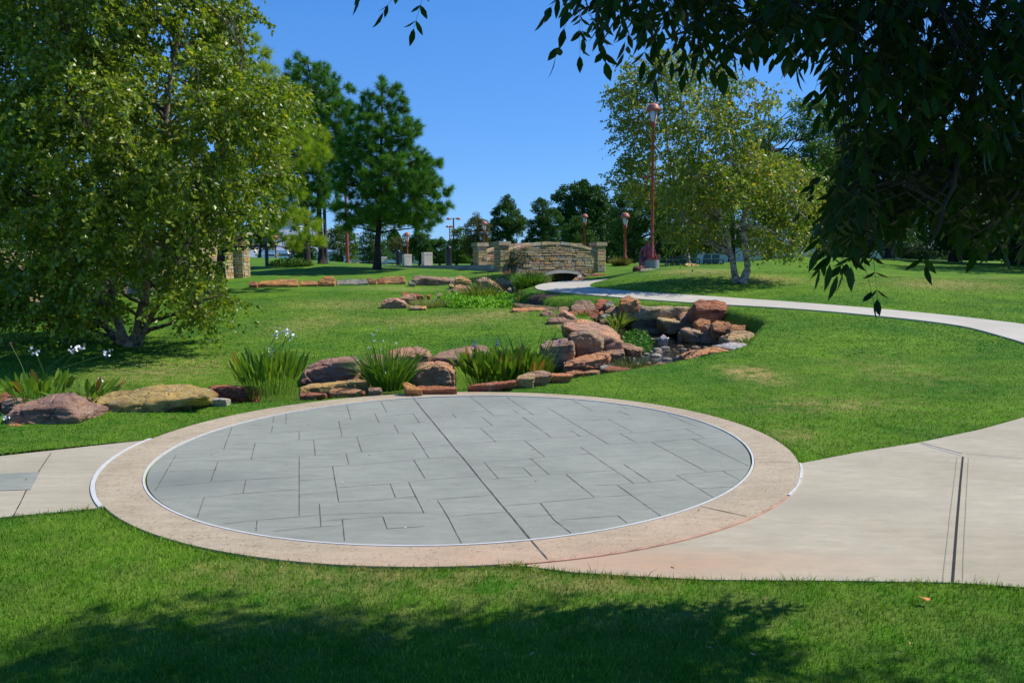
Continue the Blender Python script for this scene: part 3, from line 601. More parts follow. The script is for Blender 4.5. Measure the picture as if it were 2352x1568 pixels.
ROCKS = [
 (ZA,[(45,665),(110,610),(340,545),(465,535),(500,590),(548,680),(530,700),(450,725),(160,757),(60,742),(15,700)],8.25,.75,'V','large brown boulder with flat tilted top at far left of the stream',gF,[(52,668),(250,640),(425,625),(442,715)]),
 (ZA,[(50,745),(100,740),(160,770),(100,785),(60,790)],8.1,.2,'O','small orange stone in the grass under the far left boulder',gF),
 (ZA,[(598,625),(640,590),(700,550),(850,520),(1000,500),(1100,490),(1220,463),(1350,500),(1405,520),(1407,575),(1250,592),(1100,610),(900,635),(700,675),(610,690)],8.95,.85,'Y','long yellow lichen covered slab lying along the near grass edge',gF,[(615,655),(900,600),(1100,585),(1395,560)]),
 (ZA,[(1402,500),(1440,490),(1570,486),(1690,487),(1700,560),(1550,575),(1405,570)],10.0,.5,'R','dark red block just right of the long yellow slab',gF,[(1405,512),(1690,505)]),
 (ZA,[(0,522),(40,530),(52,560),(20,600),(-60,610),(-60,530)],10.4,.5,'R','red rock at the left picture edge behind the arrowhead plants',gF),
 (ZA,[(5,600),(60,560),(120,568),(135,612),(90,640),(10,640)],9.4,.4,'V','dark stone wedged behind the far left boulder',gF),
 (ZA,[(520,565),(640,560),(650,590),(600,620),(510,605)],9.6,.35,'T','small tan stone between the brown boulder and the yellow slab',gF),
 (ZA,[(540,690),(560,672),(590,680),(590,700),(545,705)],8.6,.15,'O','small brown stone touching the right foot of the far left boulder',gF),
 (ZA,[(1410,570),(1520,575),(1520,583),(1415,585)],9.4,.2,'W','thin pale flat stone in front of the dark red block',gF),
 (ZB,[(12,590),(8,550),(20,520),(80,450),(180,398),(320,400),(440,370),(470,375),(495,420),(512,480),(510,520),(440,565),(260,605),(30,628)],11.7,.9,'V','big purple brown cracked boulder beyond the yellow ledge, left of the spiky rush clump',gF,[(60,500),(200,450),(480,420)]),
 (ZB,[(513,455),(530,410),(560,370),(640,355),(700,355),(720,480),(640,530),(520,515)],12.0,.7,'V','dark knobbly rock behind the spiky rush clump',gF),
 (ZB,[(740,350),(820,300),(900,288),(1010,290),(1085,318),(1105,370),(1102,410),(1080,425),(990,432),(800,430),(735,400)],12.2,.8,'P','rounded pale rock spotted with white lichen behind the rushes',gF,[(760,390),(1000,350),(1090,360)]),
 (ZB,[(1105,390),(1190,345),(1340,318),(1480,278),(1600,285),(1620,370),(1500,405),(1300,420),(1120,420)],12.6,1.1,'V','low wedge of purple slab rising out of the lawn behind the pickerel plants',gF,[(1115,405),(1370,372),(1600,345)]),
 (ZB,[(955,450),(1010,425),(1100,422),(1200,425),(1310,440),(1332,500),(1330,620),(1200,630),(1000,610),(965,520)],11.0,.8,'P','pink topped block with dark front left of the pickerel plants',gF,[(970,495),(1100,480),(1180,488),(1250,460),(1320,500)]),
 (ZB,[(-10,645),(60,615),(160,610),(260,603),(420,570),(590,558),(612,600),(600,655),(380,680),(240,692),(-10,692)],10.5,.55,'Y','yellow brown ledge under the big purple boulder',gF,[(0,660),(260,625),(590,590)]),
 (ZB,[(245,660),(330,637),(380,660),(480,655),(560,668),(540,682),(400,695),(245,697)],10.05,.25,'O','peach coloured stone at the grass edge in front of the yellow ledge',gF),
 (ZB,[(-10,688),(120,680),(210,688),(218,700),(0,713)],9.85,.22,'R','flat dark red stone at the grass edge left of the peach stone',gF),
 (ZB,[(580,642),(640,632),(690,640),(692,664),(582,670)],9.9,.22,'V','small purple stone at the foot of the spiky rushes',gF),
 (ZB,[(875,602),(910,592),(960,620),(1045,660),(1000,668),(905,658)],9.75,.2,'O','orange shard leaning on the grass right of the spiky rushes',gF),
 (ZB,[(990,632),(1120,622),(1250,630),(1340,638),(1345,652),(1040,660)],9.85,.3,'R','low red ledge in front of the pink topped block',gF),
 (ZB,[(1430,625),(1560,602),(1700,588),(1850,575),(1855,592),(1600,618),(1440,635)],10.05,.3,'R','long thin rust coloured stone edging the grass under the pickerel plants',gF),
 (ZB,[(1850,560),(1870,540),(1930,520),(1990,500),(2015,545),(1990,565),(1870,582)],10.35,.3,'T','tan wedge stone at the right end of the pickerel plants',gF),
 (ZB,[(1995,500),(2080,490),(2150,512),(2160,530),(2100,545),(2005,555)],10.5,.35,'V','purple stone beside the tan wedge at the right end of the pickerel plants',gF),
 (ZB,[(2140,515),(2290,520),(2350,532),(2280,542),(2150,540)],10.7,.3,'O','thin pale orange stone trailing right from the purple edge stone',gF),
 (ZB,[(2055,275),(2110,235),(2230,222),(2330,225),(2347,260),(2347,370),(2290,412),(2180,422),(2070,400)],12.7,1.0,'V','square shouldered block with pale top left of the stacked boulder pile',gP,[(2075,300),(2200,285),(2335,265)]),
 (ZC,[(603,392),(660,375),(740,371),(890,375),(960,400),(1060,450),(1095,490),(1108,560),(1080,582),(980,580),(940,562),(800,500),(700,460),(605,440)],14.0,1.9,'P','broad flat slab bridging the top of the boulder pile left of the pool',gP,[(610,418),(720,440),(950,545),(1095,535)]),
 (ZC,[(658,492),(700,460),(800,440),(870,452),(920,480),(952,520),(957,560),(940,605),(900,640),(790,646),(740,620),(715,520)],13.2,.8,'V','angular block with a tan split face propped under the flat slab',gP,[(670,500),(780,478),(840,480),(925,530)]),
 (ZC,[(618,745),(640,700),(760,670),(880,640),(950,618),(1022,630),(1010,695),(900,765),(820,782),(622,784)],12.3,.8,'O','orange ledge rock at the bottom of the boulder pile',gP,[(640,735),(880,695),(1000,665)]),
 (ZC,[(968,605),(1040,583),(1110,588),(1122,640),(1080,662),(1000,645)],13.8,.6,'V','rounded purple rock under the right end of the flat slab',gP),
 (ZC,[(1098,558),(1160,558),(1275,600),(1250,618),(1180,625),(1110,595)],14.8,.5,'T','tan shelf stone reaching into the pool',gP),
 (ZC,[(918,752),(965,728),(992,735),(985,765),(925,772)],12.1,.3,'G','grey cobble at the near grass edge below the boulder pile',gP),
 (ZC,[(640,792),(720,780),(800,790),(780,802),(650,814)],11.6,.3,'O','thin orange stone in the grass below the orange ledge rock',gP),
 (ZC,[(790,790),(850,775),(925,780),(900,796),(800,802)],11.8,.25,'O','thin ochre stone between the orange ledge and the red edge stone',gP),
 (ZC,[(943,768),(1000,734),(1060,758),(1180,762),(1202,778),(1100,786),(990,784)],12.0,.35,'R','red stone with a pointed left end at the near pool edge',gP),
 (ZC,[(1252,770),(1340,740),(1420,710),(1480,720),(1502,745),(1400,770),(1300,778)],12.4,.4,'R','red slab at the near pool edge right of the thin grass tuft',gP),
 (ZC,[(1550,722),(1620,696),(1690,699),(1720,715),(1640,732),(1580,735)],12.9,.35,'P','flat pinkish stone at the near pool edge below the pitted boulder',gP),
 (ZC,[(1630,692),(1680,640),(1760,598),(1850,577),(1950,605),(2002,650),(1960,682),(1870,690),(1800,698),(1650,697)],13.5,.9,'O','pitted orange boulder at the right end of the pool',gP,[(1700,660),(1850,620),(1980,655)]),
 (ZC,[(1870,582),(1940,560),(2010,541),(2060,560),(2270,600),(2220,625),(2160,642),(2020,655),(1960,612)],14.0,.9,'W','pale weathered slab striped like driftwood right of the pitted boulder',gP,[(1965,600),(2150,618),(2230,612)]),
 (ZC,[(2000,655),(2140,640),(2145,650),(2010,668)],13.1,.3,'T','thin tan stone in the grass under the driftwood striped slab',gP),
 (ZC,[(1958,525),(1975,490),(2010,462),(2100,450),(2190,478),(2212,530),(2150,560),(1990,558)],16.3,.8,'T','tan domed rock behind the small fern at the right end of the pool',gP),
 (ZC,[(2128,560),(2200,533),(2250,543),(2257,572),(2200,582)],14.3,.4,'V','small purple stone at the right tip of the pool rocks',gP),
 (ZC,[(2190,530),(2280,503),(2302,515),(2262,541)],14.6,.35,'O','brown stone flush with the lawn, rightmost of the pool rocks',gP),
 (ZC,[(1840,400),(1880,370),(1980,377),(2003,410),(1970,470),(1900,474),(1850,450)],18.0,.6,'O','dark orange split rock above the right retaining ledge',gP),
 (ZC,[(1978,440),(2010,402),(2112,412),(2105,450),(1990,472)],17.5,.5,'O','reddish rock above the tan domed rock',gP),
 (ZC,[(1780,420),(1800,400),(1845,395),(1850,440),(1800,450)],18.3,.4,'V','small brown rock left of the dark orange split rock',gP),
 (ZC,[(1698,385),(1740,347),(1820,365),(1832,400),(1780,432),(1710,425)],18.7,.5,'O','brown rock tucked under the big red boulder',gP),
 (ZC,[(1678,300),(1690,220),(1730,197),(1810,198),(1890,203),(1945,225),(1968,262),(1965,302),(1900,325),(1820,350),(1740,362),(1690,375)],19.3,1.2,'R','big rust red boulder crowning the right end of the retaining ledge',gP,[(1700,262),(1745,300),(1770,345),(1960,290)]),
 (ZC,[(1168,246),(1400,255),(1680,265),(1685,292),(1600,322),(1400,332),(1200,322),(1165,290)],20.4,.9,'T','long flat top stone of the retaining ledge behind the pool',gP,[(1170,252),(1680,274)]),
 (ZC,[(1185,318),(1380,333),(1402,400),(1300,410),(1190,390)],20.4,.7,'D','dark middle stone at the left of the retaining ledge',gP),
 (ZC,[(1388,345),(1420,335),(1500,345),(1690,400),(1692,420),(1580,442),(1500,432),(1400,392)],19.8,.8,'T','slanting brown slab in the middle of the retaining ledge',gP,[(1390,358),(1500,375),(1680,415)]),
 (ZC,[(1180,385),(1400,405),(1590,440),(1590,515),(1400,500),(1180,460)],20.2,.8,'D','long dark bottom stone of the retaining ledge at the water',gP),
 (ZC,[(1568,335),(1600,298),(1680,293),(1700,375),(1640,380),(1575,370)],20.0,.7,'V','brown rock wedged left of the big red boulder',gP),
 (ZC,[(1583,435),(1620,424),(1830,440),(1985,480),(1992,560),(1900,577),(1750,560),(1590,505)],18.3,1.0,'T','long mossy block forming the right water edge of the ledge',gP,[(1588,452),(1800,478),(1985,505)]),
 (ZC,[(1083,195),(1150,167),(1222,190),(1252,238),(1242,290),(1140,327),(1090,260)],20.4,.8,'O','orange topped upright rock at the left end of the retaining ledge',gP,[(1085,235),(1135,248),(1225,200)]),
 (ZC,[(680,262),(720,215),(770,207),(830,208),(880,240),(892,292),(800,305),(700,302)],21.0,.9,'V','rounded mauve boulder beside the upper fall',gP),
 (ZC,[(658,292),(900,283),(914,312),(890,352),(760,352),(670,322)],20.6,.7,'R','wide red rock under the mauve boulder',gP),
 (ZC,[(880,242),(900,220),(970,215),(982,262),(960,282),(890,277)],21.5,.5,'R','brown rock right of the mauve boulder',gP),
 (ZC,[(893,202),(960,195),(992,205),(960,217),(900,213)],22.0,.4,'R','thin reddish stone capping the small rocks beside the mauve boulder',gP),
 (ZC,[(958,232),(1000,205),(1037,220),(1032,252),(970,258)],21.3,.4,'G','grey and white rock left of the orange topped upright rock',gP),
 (ZC,[(960,302),(1030,250),(1080,258),(1075,312),(985,317)],20.8,.5,'V','dark sloping rock left of the orange topped upright rock',gP),
 (ZC,[(908,312),(935,288),(952,300),(935,322)],20.2,.25,'O','little orange stone at the foot of the upper fall',gP),
 (ZC,[(580,262),(640,253),(668,272),(662,302),(585,304)],21.2,.5,'V','small dark rock left of the mauve boulder',gP),
 (ZC,[(560,338),(600,290),(640,284),(700,320),(738,372),(690,382),(600,350)],18.8,.6,'P','pointed pink rock leaning on the lawn left of the upper fall',gP,[(570,340),(625,300),(700,370)]),
 (ZC,[(490,362),(520,341),(620,345),(682,372),(620,392),(500,382)],18.2,.5,'V','low grey purple rock in front of the pointed pink rock',gP),
 (ZC,[(433,312),(470,275),(512,290),(568,337),(480,352)],19.6,.5,'V','dark wedge rock right of the long red boulder',gP),
 (ZC,[(198,272),(240,260),(300,272),(380,275),(490,270),(505,288),(430,335),(330,332),(240,322),(200,302)],20.6,.6,'O','long low red boulder lying along the lawn crest',gP,[(205,285),(330,290),(490,285)]),
 (ZC,[(208,228),(400,240),(580,262),(582,302),(400,284),(220,252)],22.2,.6,'D','dark bank stone behind the long low red boulder',gP),
 (ZC,[(925,335),(960,315),(1002,322),(1000,345),(950,350)],19.2,.3,'G','grey stone in the stream below the upper fall',gP),
 (ZC,[(915,365),(960,352),(998,360),(1002,392),(930,395)],18.6,.4,'D','dark stone in the stream in front of the grey one',gP),
 (ZC,[(1408,530),(1415,500),(1440,483),(1460,497),(1476,520),(1450,535)],17.4,.25,'W','pointed pale stone standing in the middle of the pool',gP),
 # upper pond
 (ZP,[(607,268),(640,258),(760,270),(860,300),(865,312),(700,322),(612,305)],25.2,.5,'R','red slab at the back left edge of the upper pond',gU),
 (ZP,[(573,332),(650,285),(690,274),(735,276),(772,302),(770,345),(620,352)],24.6,.6,'V','grey purple rock behind the pale grass of the upper pond',gU),
 (ZP,[(353,402),(400,360),(470,330),(560,332),(640,370),(672,402),(668,442),(560,445),(450,442),(400,432)],23.4,.9,'P','large pink and tan boulder at the left end of the upper pond',gU,[(360,410),(440,390),(540,350),(660,400)]),
 (ZP,[(700,418),(830,413),(836,450),(705,448)],22.6,.4,'T','small brown block in front of the pale grass',gU),
 (ZP,[(838,425),(895,420),(897,453),(840,451)],22.5,.35,'Y','small yellow block right of the brown block',gU),
 (ZP,[(1345,470),(1400,450),(1410,462),(1360,480)],23.0,.3,'T','tan stone among the round water leaves',gU),
 (ZP,[(1400,480),(1650,488),(1662,505),(1400,495)],22.3,.3,'G','thin grey edging stone along the lawn crest',gU),
 (ZP,[(1680,497),(1855,503),(1860,521),(1680,509)],22.0,.3,'T','thin tan edging stone right of the grey one',gU),
 (ZP,[(1700,350),(1740,322),(1800,335),(1822,355),(1720,376)],26.0,.4,'T','tan stone at the right edge of the upper pond',gU),
 (ZP,[(1850,328),(1920,340),(1995,365),(1990,374),(1900,367),(1848,345)],25.2,.3,'W','white pointed stone beside the bare soil patch',gU),
 (ZP,[(1652,327),(1680,317),(1702,320),(1690,341)],26.6,.3,'O','little orange stone at the right edge of the upper pond',gU),
 (ZP,[(1698,292),(1735,270),(1767,272),(1740,297)],27.6,.35,'T','small tan stone behind the round water leaves',gU),
 (ZP,[(1698,262),(1740,237),(1842,245),(1810,270),(1712,277)],28.6,.5,'V','dark flat stone beside the tall reeds of the upper pond',gU),
 (ZP,[(1850,230),(1870,200),(1895,208),(1897,235)],29.5,.3,'G','grey stone at the foot of the bright reeds',gU),
 (ZP,[(1018,285),(1060,265),(1100,290),(1085,322),(1030,315)],26.0,.4,'T','tan stone behind the pale grass',gU),
 (ZP,[(895,300),(925,280),(942,290),(940,312)],25.5,.3,'R','small red stone at the back of the pale grass',gU),
 (ZP,[(1130,238),(1200,222),(1260,214),(1330,240),(1302,292),(1200,295),(1140,268)],28.2,.7,'V','mauve boulder at the back of the upper pond',gU),
 (ZP,[(1228,182),(1290,162),(1380,190),(1432,215),(1400,240),(1240,212)],30.0,.6,'P','peach and purple slab behind the mauve boulder',gU),
 (ZP,[(1158,168),(1190,160),(1220,172),(1225,202),(1170,187)],31.0,.4,'T','small tan stone below the yellow boulder of the terrace line',gU),
 (ZP,[(1228,135),(1240,75),(1290,58),(1360,80),(1390,110),(1432,132),(1432,177),(1330,165),(1250,155)],32.0,.8,'Y','golden faceted boulder at the right end of the terrace line',gU,[(1238,110),(1290,100),(1380,140)]),
 (ZP,[(1480,115),(1540,90),(1600,80),(1700,130),(1792,228),(1690,252),(1600,205),(1500,155)],30.4,1.0,'T','large tan slab tilted down to the reeds',gU,[(1490,125),(1600,130),(1700,245)]),
 (ZP,[(1700,60),(1780,25),(1860,8),(1902,15),(1912,60),(1880,117),(1750,97)],35.0,.8,'R','red boulder near the end of the grey kerb wall',gW),
 (ZP,[(1850,12),(1880,-15),(1915,-2),(1917,22)],35.6,.4,'P','small peach rock on top of the red boulder by the kerb wall',gW),
 (ZP,[(1902,25),(1950,2),(1985,0),(1992,32),(1920,52)],35.8,.5,'O','orange rock under the end of the grey kerb wall',gW),
 (ZP,[(1700,112),(1790,95),(1890,120),(1912,172),(1870,197),(1720,152)],33.0,.8,'P','peach slab left of the bright reeds',gU),
 # terrace line
 (ZQ,[(273,716),(300,692),(450,680),(620,675),(630,727),(400,730),(277,727)],32.0,.6,'O','long low orange stone, left end of the terrace line',gL),
 (ZQ,[(200,705),(260,690),(272,727),(205,728)],31.8,.5,'R','red stone half hidden by the birch at the left of the terrace line',gL),
 (ZQ,[(643,692),(750,690),(792,710),(790,724),(642,722)],32.3,.5,'O','flat orange stone second along the terrace line',gL),
 (ZQ,[(795,692),(830,665),(912,647),(942,680),(937,722),(800,726)],32.4,.6,'O','orange stone with a raised right corner in the terrace line',gL),
 (ZQ,[(948,692),(1000,680),(1100,675),(1217,677),(1225,712),(1100,724),(950,722)],32.8,.6,'G','grey green lichen covered stone in the terrace line',gL),
 (ZQ,[(1213,670),(1230,656),(1297,690),(1290,712),(1232,702)],33.0,.4,'O','small tilted orange stone after the grey green one',gL),
 (ZQ,[(1293,672),(1350,659),(1374,710),(1300,712)],33.2,.5,'R','reddish stone joined to the long orange one in the terrace line',gL),
 (ZQ,[(1358,656),(1450,652),(1532,652),(1547,700),(1530,714),(1370,712)],33.3,.6,'O','long orange block under the nearest pine',gL),
 (ZQ,[(1565,690),(1590,692),(1627,715),(1580,718)],32.5,.3,'G','little grey wedge left of the long purple boulder',gL),
 (ZQ,[(1593,690),(1610,655),(1680,644),(1800,648),(1920,660),(1962,690),(1940,717),(1800,722),(1700,720),(1620,711)],33.0,1.0,'V','longest boulder of the terrace line, mauve with tan cracks',gL,[(1600,680),(1700,668),(1900,680)]),
 (ZQ,[(1905,662),(1960,660),(1967,690),(1930,697)],33.2,.5,'G','blue grey stone at the right end of the longest boulder',gL),
 # by the bridge
 (ZR,[(1640,922),(1660,868),(1790,860),(1850,880),(1867,920),(1840,938),(1680,943)],36.4,.8,'R','red boulder at the right foot of the bridge',gW),
 (ZR,[(1508,942),(1540,915),(1642,914),(1647,944)],37.0,.5,'R','low red rock left of the boulder at the bridge foot',gW),
 (ZR,[(1433,946),(1480,905),(1512,914),(1507,947)],37.2,.5,'V','dark rock under the right end of the arch',gW),
 (ZR,[(1497,892),(1530,880),(1552,898),(1542,922),(1505,917)],37.4,.4,'W','pale rock at the right springing of the arch',gW),
 (ZR,[(1858,925),(1880,908),(1907,906),(1912,926)],36.6,.3,'T','small tan stone right of the red boulder at the bridge foot',gW),
 (ZR,[(1128,978),(1140,966),(1155,970),(1165,982)],35.0,.3,'G','little grey stone at the left edge of the path by the arch',gW),
 (lambda u, v: (1320.7+.2442*u, 430.7+.2442*v),[(1033,725),(1050,708),(1120,716),(1172,726),(1176,744),(1060,740)],33.2,.5,'Y','pale yellow slab on the mound in front of the green benches',None),
 (lambda u, v: (1320.7+.2442*u, 430.7+.2442*v),[(548,755),(560,738),(640,735),(665,750),(655,762)],33.6,.5,'R','low reddish stones left of the round lamp base',None),
 (lambda u, v: (1320.7+.2442*u, 430.7+.2442*v),[(605,785),(625,762),(720,760),(780,768),(700,788)],32.0,.4,'G','flat grey rock at the foot of the round lamp base',None),
]
for r_ in ROCKS:
    Zf, pts, Y, T, c_, lab, g_ = r_[:7]; rock(Zf, pts, Y, T, c_, lab, g_, r_[7] if len(r_) > 7 else ())
COB = [((1265,588,60,22),'T'),((1317,577,45,35),'G'),((1390,590,80,35),'G'),((1450,575,85,30),'G'),((1300,625,55,25),'G'),((1400,612,70,28),'V'),((1380,635,90,35),'W'),((1470,668,80,18),'G'),((1415,705,75,18),'G'),((1605,590,60,18),'G'),((1680,615,60,20),'G'),((1650,598,40,36),'D'),((1700,575,80,30),'D'),((1575,565,60,15),'D'),((1110,512,35,30),'W'),((1145,525,30,18),'W'),((1165,472,50,22),'D'),((1785,580,50,25),'V'),((1230,710,60,40),'G'),((1310,700,60,30),'T'),((1630,650,22,12),'W'),((1270,645,34,12),'G'),((1340,605,34,14),'G'),((1480,603,50,14),'D'),((1545,610,40,12),'D'),((1100,437,30,22),'W'),((1070,415,36,24),'D'),((1730,600,40,14),'G'),((1520,590,36,12),'D'),((1360,575,40,14),'T')]
def cobble(cx, cy, w_, h_, c_, lab, grp):
    a = np.linspace(0, 2*math.pi, 12, endpoint=False); px = [ZC(cx+w_/2*math.cos(t_)*(1 if math.sin(t_) < 0 else 1.02), cy+h_/2*math.sin(t_)) for t_ in a]
    y0 = ZC(cx, cy+h_/2*.6)[1]; Y = (EYE+.20)/((y0-604)/F); wd = w_*.28076/F*Y
    Y = min(Y, 19.8); hh_ = h_*.28076/F*Y; c = at(*ZC(cx, cy), Y); bm = bmesh.new(); bmesh.ops.create_icosphere(bm, subdivisions=3, radius=1.0); o1 = cx*.37
    for v in bm.verts:
        p = v.co.copy(); d = 1+.14*mn.noise(p*1.1+Vector((o1, cy*.1, 0)))+.05*mn.noise(p*2.6+Vector((0, o1, 0))); v.co = Vector((p.x*wd*.5*d, p.y*wd*.45*d, p.z*max(hh_*.62, wd*.22)*d))
    me = bpy.data.meshes.new('cobble'); bm.to_mesh(me); bm.free(); me.materials.append(MATS['sandstone']); me.polygons.foreach_set('use_smooth', np.ones(len(me.polygons), bool)); me.update()
    o = bpy.data.objects.new('cobble', me); col.objects.link(o); o.location = (c[0], c[1], -.25+hh_*.12); o.color = (*CO[c_], 1); return tag(o, lab, 'rock', grp)
CL = ['tan flat cobble at the left of the shallow pool, just right of the shelf stone', 'domed grey cobble at the upper left of the pebble group', 'low grey cobble beside the domed one, upper middle of the pebble group', 'pale grey cobble highest in the pebble group', 'small grey cobble under the tan flat one', 'mauve cobble in the centre of the pebble group', 'pale oval cobble in front of the mauve one', 'thin grey cobble just left of the largest grey cobble', 'thin grey cobble nearest the red edge slab', 'flat grey cobble right of centre in the dark water', 'flat grey cobble furthest right before the pitted boulder', 'dark upright cobble in the right part of the pool', 'dark broad cobble at the right under the mossy block', 'thin dark cobble at the back right of the pool', 'small white cobble at the back left against the water weed', "small white cobble just below the water weed's left end", 'dark cobble at the back of the pool below the iris leaves', 'mauve cobble at the far right foot of the mossy block', 'grey cobble half hidden in the thin grass tuft', 'tan cobble right of the thin grass tuft', 'tiny white pebble between the largest cobble and the right shore', 'tiny grey pebble below the small grey cobble', 'tiny grey pebble between the upper and lower cobbles', 'thin dark pebble in the open water of the middle', 'thin dark pebble right of the middle of the pool', 'small white cobble highest beside the upper fall', 'dark cobble in the spray of the upper fall', 'thin grey pebble near the right shore', 'thin dark pebble behind the flat grey ones', 'thin tan pebble at the back of the pebble group']
for (q, c_), lb in zip(COB, CL): cobble(*q, c_, lb, 'cobbles in the pool')
cobble(1565,662,86,60,'G','largest smooth grey cobble, near the front of the pool',None)
cobble(1172,658,74,56,'W','smooth white cobble at the left front of the pool by the thin grass',None)

# ---------------------------------------------------------------- bridge
def tone():
    k = random.random()
    c = (.54,.42,.22) if k < .42 else (.44,.37,.22) if k < .66 else (.62,.40,.15) if k < .76 else (.55,.35,.23) if k < .84 else (.55,.49,.36) if k < .94 else (.36,.37,.32)
    f = .85+.3*random.random(); return tuple(min(1, v*f) for v in c)
def ashlar(mb, o, ax, nrm, length, zb, ztop, thick, rowh=(.08, .17), gap=.006, under=None):
    """random coursed stones on one face of a wall. o origin (x,y), ax along, nrm outward, ztop(s) height, under(s) lower limit"""
    ax = np.array([*ax, 0.]); nrm = np.array([*nrm, 0.]); o = np.array([*o, 0.]); z = zb
    zmax = max(ztop(s) for s in np.linspace(0, length, 20))
    while z < zmax-.02:
        h = random.uniform(*rowh); s = 0.0
        if zmax-(z+h) < .05: h = zmax-z
        while s < length-.01:
            ln = min(random.uniform(.14, .62), length-s)
            if length-s-ln < .1: ln = length-s
            subs = [(z, z+h)] if (random.random() < .75 or h < .12) else [(z, z+h*.5), (z+h*.5, z+h)]
            for (a, b) in subs:
                zt0, zt1 = min(b, ztop(s)), min(b, ztop(s+ln)); zl0, zl1 = a, a
                if under: zl0, zl1 = max(a, under(s)), max(a, under(s+ln))
                if zt0-zl0 < .02 and zt1-zl1 < .02: continue
                zt0, zt1 = max(zt0, zl0+.004), max(zt1, zl1+.004)
                d = random.uniform(.0, .035); g = gap
                q = []
                for dd, ins in ((-thick, 0), (d, 0), (d+.02, .014)):
                    for (ss, zl, zt) in ((s+g+ins, zl0, zt0), (s+ln-g-ins, zl1, zt1)):
                        q.append(o+ax*ss+nrm*dd+np.array([0, 0, zl+g+ins])); q.append(o+ax*ss+nrm*dd+np.array([0, 0, max(zt-g-ins, zl+g+ins+.001)]))
                Fc = [[0, 2, 6, 4][::-1], [1, 5, 7, 3][::-1], [0, 4, 5, 1][::-1], [2, 3, 7, 6][::-1], [4, 6, 10, 8][::-1], [5, 9, 11, 7][::-1], [4, 8, 9, 5][::-1], [6, 7, 11, 10][::-1], [8, 10, 11, 9][::-1]]
                mb.add(q, Fc, tone())
            s += ln
        z += h
m_mort = plain('mortar', (.20, .17, .12), .95, var=.15)
m_ccon = plain('grey_concrete', (.30, .305, .29), .85, var=.08, scale=3, bump=.2)
m_wcon = plain('white_concrete', (.62, .58, .48), .8, var=.05, scale=2)
def copings(mb, o, ax, nrm, length, ztop, depth, h=.13, seg=.42, over=.06):
    ax = np.array([*ax, 0.]); nrm = np.array([*nrm, 0.]); o = np.array([*o, 0.]); s = 0.0
    while s < length-.02:
        ln = min(random.uniform(seg*.7, seg*1.4), length-s); g = .006; hh = h*random.uniform(.9, 1.15); ov = over*random.uniform(.8, 1.2); q = []
        for dd in (-depth-ov, ov):
            for ss in (s+g, s+ln-g):
                for k in (0, 1): q.append(o+ax*ss+nrm*dd+np.array([0, 0, ztop(min(max(ss, 0), length))+k*hh]))
        q = np.array(q); c = q.mean(0); q[[1, 3, 5, 7]] = c+(q[[1, 3, 5, 7]]-c)*[.93, .9, 1]
        mb.add(q, [[0, 1, 3, 2], [4, 6, 7, 5], [0, 4, 5, 1], [2, 3, 7, 6], [1, 5, 7, 3], [0, 2, 6, 4]], tone()); s += ln
A_ = at(1146, 600, 36.3)[:2]; B_ = at(1388, 600, 39.3)[:2]; BL = np.hypot(*(B_-A_)); bx = (B_-A_)/BL; bn = np.array([bx[1], -bx[0]])      # bn faces the camera
br = empty('stone_bridge', (*A_, .6), 'small arched stone footbridge with curved coping and square end pillars over the stream', 'bridge')
ZD = 1.63
pw = .50
def bz(s): u = (s-BL/2)/(BL/2-pw); return 2.21+.37*(1-min(abs(u), 1)**2)
c_arch = BL*.62
sA = None
def sof(px, py):                                   # place on the bridge face
    x, y, z = ray(px, py); o = A_; t_ = (o[0]*bn[0]+o[1]*bn[1])/(x*bn[0]+y*bn[1]); P = np.array([x*t_, y*t_]); return (P-o)@bx, EYE+z*t_
s0, zs0 = sof(1246, 629); s1, zs1 = sof(1336, 632); sm, zsm = sof(1291, 619.5)
def archtop(s): u = (s-(s0+s1)/2)/((s1-s0)/2); return zs0+(zsm-zs0)*(1-u*u)
ring = .16
def under(s): return archtop(s)+.01 if s0 < s < s1 else -1
